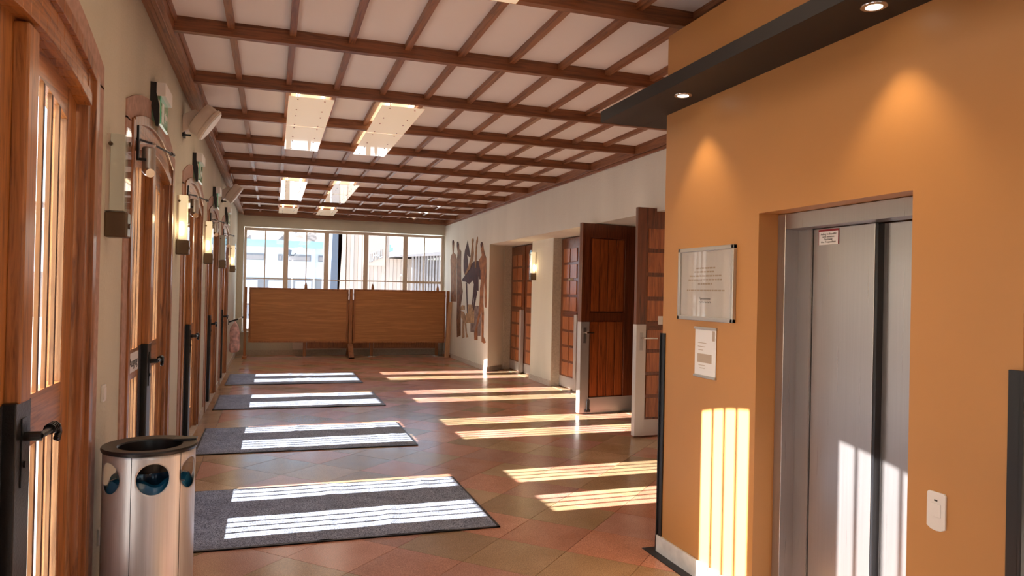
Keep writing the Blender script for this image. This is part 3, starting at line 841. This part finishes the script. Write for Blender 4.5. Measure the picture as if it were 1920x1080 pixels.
def speaker(y, label):
    e = empty('wall_speaker', (LX, y, 2.90))
    MB().box(0, .02, -.05, .05, -.13, .02).build('bracket', M['black'], e)
    dirv = Vector((.82, .05, -.57)).normalized()
    q = dirv.to_track_quat('Z', 'Y').to_euler()
    MB().lathe([(.001,-.05),(.10,-.05),(.135,-.04),(.142,-.02),(.142,.045),(.139,.048),(.139,.052),(.150,.055),(.150,.080),(.140,.085),(.001,.085)], 36).build('cone_body', M['offwhite'], e, smooth=True, loc=(.15,0,.03), rot=q)
    MB().lathe([(.001,0),(.138,0),(.138,.004),(.001,.006)], 36).build('grille', M['white'], e, smooth=True, loc=Vector((.15,0,.03))+dirv*.086, rot=q)
    MB().prism([(.0,-.10),(.10,-.04),(.16,.06),(.10,.11),(.0,.05)], 'y', -.06, .06).build('arm', M['offwhite'], e, bevel=.006)
    MB().box(0, .07, -.055, -.04, -.125, -.11).build('clamp', M['black'], e)
    return tag(e, label, 'loudspeaker', 'round loudspeakers high on the left wall')
speaker(6.75, 'nearer round cream loudspeaker high on the left wall'); speaker(11.75, 'farther round cream loudspeaker high on the left wall')
def closer(y, label):
    e = empty('door_closer', (-.022, y, 2.24))
    MB().box(0, .012, -.02, .02, -.03, .16).box(0, .05, -.015, .015, -.035, -.02).build('bracket', M['iron'], e)
    MB().lathe([(.001,-.085),(.020,-.085),(.034,-.07),(.036,.06),(.030,.068),(.001,.068)], 24).build('cylinder', M['silver'], e, smooth=True, loc=(.055,.03,-.02))
    MB().tube([(.06,.0,-.095),(.075,-.035,-.105)], [.026,.024], 18).build('end_cap', M['chrome'], e, smooth=True)
    MB().tube([(.0,-.01,.085),(.06,.12,.085),(.13,.42,.082)], .007, 8).tube([(.125,.40,.082),(.133,.44,.082)], .012, 8).build('rod', M['black'], e, smooth=True)
    ring = [(.03+.05*math.cos(t), .05+.09*math.sin(t), .06+.035*math.sin(t)) for t in [PI*k/12 for k in range(13)]]
    MB().tube(ring, .008, 8).build('cable_loop', M['white'], e, smooth=True)
    return tag(e, label, 'door closer', 'cylinder door closers with black rods')
for k, c in enumerate(CD):
    if k == 0: continue
    closer(c-.74, ['', 'silver cylinder closer with black rod on the second left door', 'silver cylinder closer with rod on the third left door', 'cylinder closer with rod on the fourth left door', 'farthest cylinder closer with rod, on the last left door'][k])
# switches
sw = empty('light_switch', (LX, 3.87, 1.0))
MB().box(0, .010, -.032, .032, -.04, .04).build('plate', M['white'], sw, bevel=.002); MB().box(.010, .014, -.022, .022, -.028, .028).build('rocker', M['white'], sw, bevel=.001)
tag(sw, 'white light switch on the left wall beside the nearest door', 'switch')
sw = empty('wall_socket', (LX, 3.87, .33))
MB().box(0, .010, -.034, .034, -.04, .04).build('plate', M['white'], sw, bevel=.002); MB().lathe([(.022,0),(.024,.003),(.001,.003)], 20).build('socket', M['white'], sw, loc=(.010,0,0), rot=(0,PI/2,0))
tag(sw, 'low white socket on the left wall behind the bin', 'socket')

# ================================================================= LITTER BIN
bn = empty('litter_bin', (.195, 3.70, 0))
R, H = .192, .775
mb = MB(); n_ = 96; nz = 60
holes = []
# wall of the drum with four round holes: grid cells inside a hole are left out, rim vertices snapped onto the circle
hc = [math.radians(a) for a in (-78, -22, -140, 40, 105, 165)]
HR, HZ = .068, .665
zsl = [0.0, .2, .4, .55]+[.58+.17*k/28 for k in range(29)]+[H]
zsl = sorted(set(round(z, 4) for z in zsl)); n_ = 180
V = []; grid = {}
for i, z in enumerate(zsl):
    for k in range(n_):
        a = 2*PI*k/n_
        grid[i, k] = (a, z)
def inside(a, z, s=1.0):
    for h_ in hc:
        d = (a-h_+PI) % (2*PI)-PI
        if (d*R)**2+(z-HZ)**2 < (HR*s)**2: return h_
    return None
used = {}
vid = {}
faces = []
for i in range(len(zsl)-1):
    for k in range(n_):
        k2 = (k+1) % n_
        ac = 2*PI*(k+.5)/n_; zc = (zsl[i]+zsl[i+1])/2
        if inside(ac, zc) is None: faces.append(((i,k),(i,k2),(i+1,k2),(i+1,k)))
removed_adj = set()
for i in range(len(zsl)-1):
    for k in range(n_):
        ac = 2*PI*(k+.5)/n_; zc = (zsl[i]+zsl[i+1])/2
        if inside(ac, zc) is not None:
            for q in ((i,k),(i,(k+1)%n_),(i+1,(k+1)%n_),(i+1,k)): removed_adj.add(q)
b = MB()
for f in faces:
    ids = []
    for q in f:
        if q not in vid:
            a, z = grid[q]
            if q in removed_adj:
                h_ = inside(a, z, 1.25)
                if h_ is not None:
                    d = (a-h_+PI) % (2*PI)-PI; dx, dz = d*R, z-HZ; L = math.hypot(dx, dz)
                    a = h_+dx/L*HR/R; z = HZ+dz/L*HR
            vid[q] = len(b.v); b.v.append((R*math.cos(a), R*math.sin(a), z))
        ids.append(vid[q])
    b.f.append(tuple(ids))
dr = b.build('drum', M['alu'], bn, smooth=False)
for p_ in dr.data.polygons: p_.use_smooth = True
so_ = dr.modifiers.new('thickness', 'SOLIDIFY'); so_.thickness = .004; so_.offset = -1
MB().lathe([(R-.06,H+.002),(R-.055,H+.008),(R+.006,H+.012),(R+.010,H+.004),(R+.006,H-.008),(R-.002,H-.008),(R-.062,H-.05),(R-.066,H-.05),(R-.06,H+.002)], 64, caps=False).build('rim', M['black'], bn, smooth=True)
MB().box(.09, .19, .055, .115, H+.008, H+.018).build('rim_tab', M['black'], bn, bevel=.002, rot=(0,0,0))
MB().lathe([(R-.06,H-.05),(R-.075,H-.10),(.001,H-.11)], 48, caps=False).build('ash_bowl', M['black'], bn, smooth=True)
b2 = MB(); b2.lathe([(R-.012,.55),(R-.016,.60),(R-.03,.635),(R-.055,.64),(R-.07,.60),(R-.07,.2),(.001,.15)], 64, caps=False)
b2.v = [(x*(1+.035*math.sin(9*math.atan2(y,x))*(z > .58)), y*(1+.035*math.sin(9*math.atan2(y,x))*(z > .58)), z+.012*math.sin(7*math.atan2(y,x)+1)*(z > .58)) for x,y,z in b2.v]
b2.build('bin_bag', M['bag_blue'], bn, smooth=True)
mb = MB()
for a in (-104, -42, 15, 75, 135, 195):
    a = math.radians(a); mb.box(R-.001, R+.0012, -.0012, .0012, .005, H-.01)
    for q in range(len(mb.v)-8, len(mb.v)):
        x, y, z = mb.v[q]; mb.v[q] = (x*math.cos(a)-y*math.sin(a), x*math.sin(a)+y*math.cos(a), z)
mb.build('seam', M['darkgrey'], bn)
tag(bn, 'brushed aluminium litter bin with round holes and blue bag inside', 'bin')

# ================================================================= MATS
def mat_(y0, y1, x0, x1, rz, label, sd):
    rr = random.Random(sd)
    e = empty('door_mat', ((x0+x1)/2, (y0+y1)/2, 0), rz)
    W_, L_ = (x1-x0)/2, (y1-y0)/2
    nx, ny = 90, 40
    b = MB()
    ph = [(rr.uniform(-.2,.9), rr.uniform(.03,.05)) for _ in range(3)]
    def zz(x, y):
        z = .009
        for c, s in ph: z += .006*math.exp(-((x-c-.1*y)/s)**2)*(.6+.4*math.sin(5*y+c*9))
        return z+.0012*math.sin(7*x+3*y)
    for j in range(ny+1):
        for i in range(nx+1):
            x = -W_+.015+2*(W_-.015)*i/nx; y = -L_+.015+2*(L_-.015)*j/ny
            b.v.append((x, y, zz(x, y)))
    for j in range(ny):
        for i in range(nx):
            a = j*(nx+1)+i; b.f.append((a, a+1, a+nx+2, a+nx+1))
    b.build('carpet', M['carpet'], e, smooth=True)
    MB().box(-W_, W_, -L_, -L_+.018, 0, .0085).box(-W_, W_, L_-.018, L_, 0, .0085).box(-W_, -W_+.018, -L_, L_, 0, .0085).box(W_-.018, W_, -L_, L_, 0, .0085).box(-W_, W_, -L_, L_, 0, .005).build('rubber_edge', M['black'], e)
    return tag(e, label, 'mat', 'grey door mats on the tiled floor')
mat_(4.49, 5.80, .20, 2.142, 0, 'largest-looking grey mat, nearest the viewer', 1)
mat_(7.06, 8.33, .07, 2.10, 0, 'second grey mat from the viewer', 2)
mat_(9.57, 10.83, .05, 2.155, 0, 'third grey mat from the viewer', 3)
mat_(11.95, 13.38, .05, 2.14, 0, 'farthest grey mat, nearest the wooden screens', 4)

# ================================================================= SCREENS AND THINGS AT THE FAR END
def screen(x0, x1, z0, z1, label):
    e = empty('folding_screen', ((x0+x1)/2, 16.45, z0)); w_ = (x1-x0)/2; h_ = z1-z0
    MB().box(-w_+.03, w_-.03, -.006, .006, .03, h_-.03).build('plywood_panel', M['ply'], e)
    MB().box(-w_, -w_+.04, -.018, .018, 0, h_).box(w_-.04, w_, -.018, .018, 0, h_).box(-w_+.04, w_-.04, -.018, .018, 0, .035).box(-w_+.04, w_-.04, -.018, .018, h_-.035, h_).build('frame', M['ply_edge'], e, bevel=.003)
    mb = MB()
    for z in (.12, h_/2, h_-.12): mb.box(-w_-.006, -w_, -.01, .01, z-.02, z+.02).box(w_, w_+.006, -.01, .01, z-.02, z+.02)
    mb.build('fastener', M['iron'], e)
    return tag(e, label, 'screen', 'plywood screens before the far windows')
screen(.252, 2.318, .33, 1.502, 'left wide plywood screen in front of the far windows'); screen(2.432, 4.508, .32, 1.512, 'right wide plywood screen in front of the far windows')
def post(x, w_, label, foot):
    e = empty('screen_post', (x, 16.45, 0))
    MB().box(-w_, w_, -.035, .035, .0 if not foot else .05, 1.512).build('upright', M['ply_edge'], e, bevel=.003)
    if foot:
        mb = MB()
        mb.prism([(-.40,0),(-.33,0),(-.05,.22),(.05,.22),(.33,0),(.40,0),(.40,.035),(.06,.30),(-.06,.30),(-.40,.035)], 'x', -.055, .055); mb.box(-.055, .055, -.40, .40, 0, .035)
        mb.build('splayed_foot', M['frame_wood'], e, bevel=.003)
    else:
        MB().box(-w_-.015, w_+.015, -.18, .18, 0, .05).build('foot', M['ply_edge'], e, bevel=.003)
    return tag(e, label, 'post', 'posts carrying the plywood screens')
post(.183, .026, 'wooden post at the left end of the screens', False); post(2.372, .036, 'wooden post with splayed foot between the two screens', True); post(4.563, .034, 'wooden post at the right end of the screens', False)
def stand(x, label):
    e = empty('pointed_stand', (x, 16.82, 0))
    MB().lathe([(.001,0),(.20,0),(.20,.008),(.03,.018),(.001,.018)], 36).build('disc_base', M['chrome'], e, smooth=True)
    MB().box(-.034, .034, -.02, .02, .015, 1.42).build('pole', M['ply_edge'], e, bevel=.004)
    MB().lathe([(.034,1.42),(.036,1.50),(.030,1.57),(.012,1.63),(.001,1.645)], 16).build('pointed_tip', M['ply_edge'], e, smooth=True)
    return tag(e, label, 'stand', 'pointed wooden stands behind the screens')
stand(1.42, 'pointed wooden stand behind the left screen, on a disc foot'); stand(2.89, 'pointed wooden stand behind the right screen, left one'); stand(4.40, 'pointed wooden stand behind the right end of the screens')
for a, b, lb in ((1.47, 2.84, 'low brown board hanging between the left and middle stands'), (2.94, 4.36, 'low brown board hanging between the middle and right stands')):
    e = empty('board_panel', ((a+b)/2, 16.82, .17)); w_ = (b-a)/2
    MB().box(-w_, w_, -.008, .008, 0, 1.1).build('board', M['ply_edge'], e)
    MB().box(-w_, w_, -.014, .014, 0, .02).build('edge_strip', M['frame_wood'], e)
    tag(e, lb, 'board', 'brown boards between the stands')
# radiator
e = empty('radiator', (2.85, 17.03, .13))
MB().box(-1.68, 1.68, -.03, .0, 0, .32).build('front_panel', M['offwhite'], e, bevel=.004)
MB().box(-1.68, 1.68, -.04, .0, .32, .335).build('grille', M['white'], e)
MB().box(-1.5, -1.46, 0, .06, .02, .3).box(1.46, 1.5, 0, .06, .02, .3).build('bracket', M['offwhite'], e)
tag(e, 'long low white radiator under the far windows, behind the boards', 'radiator')
# leaning plank
e = empty('leaning_plank', (4.50, 16.25, 0))
MB().hexa([(-.04,-.02,0),(.075,-.02,0),(.075,.0,0),(-.04,.0,0),(.035,-.02,1.25),(.115,-.02,1.27),(.115,.0,1.27),(.035,.0,1.25)]).build('plank', M['pale_plank'], e, bevel=.002)
tag(e, 'pale plank leaning against the right wall beside the screens', 'plank')
# mural
MUR = {
'standing_figure': ('a', [(16.359,2.644),(16.261,2.68),(16.172,2.633),(16.182,2.528),(16.209,2.387),(16.007,2.343),(15.923,2.223),(15.899,1.967),(15.86,1.586),(15.832,1.282),(16.341,1.272),(16.389,1.619),(16.49,2.244),(16.432,2.337),(16.283,2.379),(16.344,2.536)]),
'listening_figure': ('b', [(15.91,2.606),(15.84,2.625),(15.715,2.56),(15.689,2.433),(15.586,2.428),(15.512,2.379),(15.507,2.072),(15.459,1.788),(15.293,1.509),(15.357,1.355),(15.448,1.199),(15.436,1.07),(15.39,.557),(15.705,.498),(15.767,.875),(15.769,1.191),(15.80,1.619),(15.88,2.248),(15.833,2.29),(15.818,2.393),(15.901,2.513)]),
'horse': ('c', [(14.974,2.59),(14.876,2.459),(14.71,2.245),(14.771,2.226),(14.991,2.294),(14.915,2.165),(14.902,2.012),(14.433,2.128),(14.195,2.135),(14.0,2.124),(13.879,2.027),(13.857,1.761),(13.99,1.762),(14.054,1.846),(14.029,1.535),(14.243,1.534),(14.482,1.746),(14.765,1.667),(15.049,1.718),(15.294,1.731),(15.388,1.765),(15.127,1.851),(15.247,1.954),(15.28,2.178),(15.175,2.397),(15.033,2.522)]),
'horse_leg': ('c', [(15.06,1.70),(14.94,1.70),(14.817,1.053),(14.876,1.05)]),
'horse_leg.001': ('c', [(14.373,1.70),(14.238,1.60),(14.479,1.174),(14.527,1.185)]),
'horse_leg.002': ('c', [(14.255,1.56),(14.115,1.50),(14.38,1.092),(14.427,1.102),(14.323,1.407)]),
'rider': ('d', [(14.535,2.617),(14.471,2.576),(14.525,2.494),(14.448,2.309),(14.479,2.193),(14.669,2.006),(15.062,1.861),(15.13,1.885),(14.841,2.054),(14.686,2.211),(14.638,2.371),(14.605,2.477),(14.634,2.575)]),
'raised_arm': ('d', [(14.176,2.62),(14.149,2.525),(14.22,2.435),(14.23,1.995),(14.322,1.997),(14.331,2.251),(14.281,2.459),(14.267,2.532)]),
'walking_figure': ('e', [(13.861,2.503),(13.764,2.451),(13.719,2.347),(13.619,2.242),(13.523,2.168),(13.455,1.538),(13.42,1.36),(13.45,1.21),(13.53,1.22),(13.57,1.40),(13.60,1.75),(13.66,1.60),(13.66,1.30),(13.60,1.10),(13.597,.647),(13.424,.545),(13.545,.519),(13.714,.535),(13.757,1.066),(13.811,1.204),(13.843,1.063),(14.042,.831),(14.018,.549),(14.241,.533),(14.276,.675),(14.13,.826),(13.974,1.082),(13.909,1.353),(13.907,1.588),(13.854,1.72),(13.889,1.925),(14.038,2.115),(14.003,2.155),(13.82,2.23),(13.905,2.346),(13.951,2.451)]),
'tan_block': ('f', [(14.916,1.237),(14.324,1.25),(14.293,.878),(14.981,.846),(14.999,1.046),(14.876,1.05)]),
'grey_block': ('g', [(14.322,1.226),(13.943,1.235),(13.795,1.006),(13.809,.645),(14.025,.631),(14.277,.687),(14.578,.681),(14.594,.862),(14.293,.876)]),
'seated_legs': ('e2', [(15.412,1.096),(15.153,1.079),(14.993,.984),(14.864,.64),(14.736,.561),(14.93,.542),(15.025,.781),(15.127,.903),(15.054,.54),(15.229,.503),(15.263,.59),(15.24,.91),(15.372,.943)]),
'small_block': ('f', [(15.345,1.214),(15.089,1.214),(15.08,1.119),(15.545,1.105)])}
MC = {'a': (.26,.12,.05), 'b': (.18,.08,.035), 'c': (.06,.014,.01), 'd': (.32,.15,.05), 'e': (.32,.115,.035), 'e2': (.40,.24,.13), 'f': (.42,.25,.12), 'g': (.22,.15,.12)}
MM = {k: plain('mural_'+{'a':'ochre','b':'umber','c':'maroon','d':'amber','e':'sienna','e2':'flesh','f':'tan','g':'grey'}[k], v, .8, noise=.35, nscale=9) for k, v in MC.items()}
mu = empty('mural', (4.62, 14.9, 0))
order = ['tan_block','grey_block','small_block','horse','horse_leg','horse_leg.001','horse_leg.002','seated_legs','standing_figure','listening_figure','walking_figure','rider','raised_arm']
for i, k in enumerate(order):
    c, pts = MUR[k]
    MB().prism([(y-14.9, z) for y, z in pts], 'x', -.002-.0006*i, 0).build(k.split('.')[0], MM[c], mu)
for nm, y, z, a, b in (('dark_hair',16.27,2.62,.075,.06),('dark_hair',15.82,2.56,.07,.06),('dark_hair',13.86,2.44,.07,.055)):
    MB().prism([(y-14.9+a*math.cos(t)*(1.0 if math.sin(t) > 0 else .8), z+b*math.sin(t)) for t in [2*PI*q/14 for q in range(14)]], 'x', -.0125, 0).build(nm, MM['c'], mu)
tag(mu, 'brown painted mural of standing figures, a rider and a horse', 'mural')
# coat hook and pink bag
e = empty('coat_hook', (LX, 14.30, .86))
MB().box(0, .012, -.03, .03, -.05, .05).build('plate', M['iron'], e)
MB().tube([(.01,0,0),(.14,0,.045),(.17,0,.055)], .014, 8).tube([(.235,0,.085),(.262,0,.098)], .016, 8).build('arm', M['iron'], e)
MB().tube([(.16,0,.052),(.24,0,.088)], .011, 8).build('white_tip', M['white'], e)
tag(e, 'black wall hook with a white section, holding the pink bag', 'hook')
b = MB(); prof = [(.012,.0),(.03,-.03),(.07,-.10),(.085,-.2),(.082,-.34),(.095,-.46),(.085,-.53),(.05,-.56),(.001,-.565)]
b.lathe([(r, z) for r, z in prof], 28, caps=False)
b.v = [(x*(1+.10*math.sin(5*math.atan2(y,x)+z*14))*1.0, y*(.8+.10*math.sin(4*math.atan2(y,x)-z*11)), z+.01*math.sin(20*x)) for x,y,z in b.v]
bg_ = empty('pink_bag', (.075, 14.30, .865))
b.build('sack', M['bag_pink'], bg_, smooth=True); MB().tube([(0,0,-.02),(0,.0,.02)], [.016,.008], 8).build('knot', M['bag_pink'], bg_)
tag(bg_, 'crumpled pink and white plastic bag hanging from the hook by the last left door', 'bag')

# ================================================================= OUTSIDE
GZ = -.35
tag(MB().box(-120, 150, -90, 160, GZ-.3, GZ).build('ground_outside', M['ground']), 'pale paved ground outside the building', 'ground', kind='structure')
bA = empty('white_building', (-2, 45, GZ))
MB().box(-14, 9.5, 0, 12, 0, 3.95-GZ).build('facade', M['ext_white'], bA)
MB().box(-14.2, 9.7, -.25, 12, 3.87-GZ, 4.10-GZ).box(-14.1, 9.6, -.12, 12, 4.10-GZ, 4.28-GZ).build('roof_edge', M['ext_teal'], bA)
for x0, x1 in ((-1.3,.25),(1.0,1.25),(1.6,2.85),(3.28,3.75),(-4.5,-2.5)):
    f = MB().box(x0+2, x1+2, -.04, .02, 3.08-GZ, 3.46-GZ).build('window', M['ext_win'], bA)
    MB().box(x0+2.06, x1+1.94, -.05, -.03, 3.13-GZ, 3.36-GZ).build('pane', M['ext_roof'], f)
MB().tube([(5.06,-.1,0),(5.06,-.1,3.8-GZ)], .05, 8).build('downpipe', M['white'], bA)
MB().box(-14, 9.5, -.06, 0, 0, 2.05-GZ).build('plinth', M['ext_win'], bA)
for k in range(9):
    MB().box(-5+k*1.5, -4.1+k*1.5, -.09, -.05, .9, 1.9-GZ).build('lower_window', M['ext_white'], bA)
tag(bA, 'low white building with pale blue roof edge seen through the left windows', 'building')
bB = empty('timber_building', (3.1, 34, GZ))
mb = MB(); mb.hexa([(.05,0,0),(.42,0,0),(.42,6,0),(.05,6,0),(.20,0,6),(.70,0,6),(.70,6,6),(.20,6,6)]); mb.build('dark_slanted_wall', M['ext_dark'], bB)
k = 0; x = .42
while x < 2.7:
    MB().box(x, x+.17, -.02*(k % 2), 6, 0, 5.6).build('board', M['ext_wood'], bB); x += .18; k += 1
while x < 5.5:
    MB().box(x, x+.17, -.02*(k % 2), 4, 0, 2.97-GZ).build('board', M['ext_wood'], bB); x += .18; k += 1
MB().box(1.55, 2.62, -.06, 0, 2.6-GZ, 4.6-GZ).build('letter_wall', M['ext_wood'], bB)
mb = MB(); mb.hexa([(2.7,-.6,3.0-GZ),(5.6,-.6,3.2-GZ),(5.6,6,3.2-GZ),(2.7,6,3.0-GZ),(2.7,-.6,3.04-GZ),(5.6,-.6,3.42-GZ),(5.6,6,3.42-GZ),(2.7,6,3.04-GZ)]); mb.build('canopy_roof', M['ext_roof'], bB)
for k in range(13):
    MB().box(3.75+k*.14, 3.83+k*.14, -.35, -.25, 0, 3.16-GZ).build('slat', M['ext_slat'], bB)
text_obj('lettering', 'AUFHALL', .62, M['white'], bB, face_frame((2.10, -.13, 3.05-GZ), (1,0,.45)), .02, .26)
text_obj('painted_letter_shadow', 'AUFHALL', .62, M['ext_win'], bB, face_frame((2.125, -.09, 3.03-GZ), (1,0,.45)), .01, .26)  # dark offset copy of the letters, imitating their shadow
tag(bB, 'modern timber clad building with white letters seen through the right windows', 'building')
lp = empty('floodlight_mast', (1.45, 30, GZ))
MB().tube([(0,0,0),(0,0,2.75-GZ)], .03, 10).build('mast', M['white'], lp)
MB().box(-.12, .12, -.08, .08, 2.60-GZ, 2.75-GZ).build('junction_box', M['ext_roof'], lp)
MB().hexa([(-.34,-.15,2.80-GZ),(-.08,-.15,2.76-GZ),(-.08,.1,2.76-GZ),(-.34,.1,2.80-GZ),(-.30,-.15,3.02-GZ),(-.04,-.15,2.98-GZ),(-.04,.1,2.98-GZ),(-.30,.1,3.02-GZ)]).build('lamp_head', M['ext_dark'], lp)
MB().hexa([(.06,-.15,2.88-GZ),(.34,-.15,2.84-GZ),(.34,.1,2.84-GZ),(.06,.1,2.88-GZ),(.08,-.15,3.08-GZ),(.36,-.15,3.12-GZ),(.36,.1,3.12-GZ),(.08,.1,3.08-GZ)]).build('lamp_head', M['white'], lp)
MB().tube([(0,0,2.75-GZ),(-.15,0,2.85-GZ)], .02, 6).tube([(0,0,2.75-GZ),(.18,0,2.92-GZ)], .02, 6).build('bracket', M['ext_dark'], lp)
tag(lp, 'white floodlight mast with two heads outside the second window', 'street lamp')
b = MB(); nx, ny = 60, 14
rr = random.Random(3)
for j in range(ny+1):
    for i in range(nx+1):
        x = -60+70*i/nx; y = 70+40*j/ny
        b.v.append((x, y, GZ+14*math.sin(PI/2*j/ny)+(rr.uniform(-.5,.5) if j else 0)+2*math.sin(x*.06)*(j/ny)))
for j in range(ny):
    for i in range(nx):
        a = j*(nx+1)+i; b.f.append((a, a+1, a+nx+2, a+nx+1))
tag(b.build('hillside', M['hill']), 'pale brown wooded hillside behind the white building', 'hill', kind='structure')
for i in range(8):
    x = -8+i*1.9+rr.uniform(-.3,.3); y = 62+(i % 2)*4; h_ = rr.uniform(4.6,6.6)
    e = empty('bare_tree', (x, y, GZ)); mb = MB(); mb.tube([(0,0,0),(.05,0,h_*.6),(.0,0,h_)], [.10,.06,.02], 6)
    mb.build('trunk', M['hill'], e)
    mb = MB()
    for q in range(14):
        z = h_*rr.uniform(.4,.95); a = rr.uniform(0,2*PI); L = rr.uniform(.4,.8)
        mb.tube([(0,0,z),(L*math.cos(a),L*math.sin(a),z+L*.9)], [.03,.008], 4)
    mb.build('twig', M['hill'], e, stuff=True)
    tag(e, ['leftmost bare tree above the pale blue roof edge', 'second bare tree from the left above the blue roof', 'third bare tree from the left above the blue roof', 'fourth bare tree from the left above the blue roof', 'fifth bare tree from the left above the blue roof', 'sixth bare tree from the left above the blue roof', 'seventh bare tree from the left, near the timber building', 'rightmost bare tree, behind the timber building'][i], 'tree', 'bare trees behind the white building')
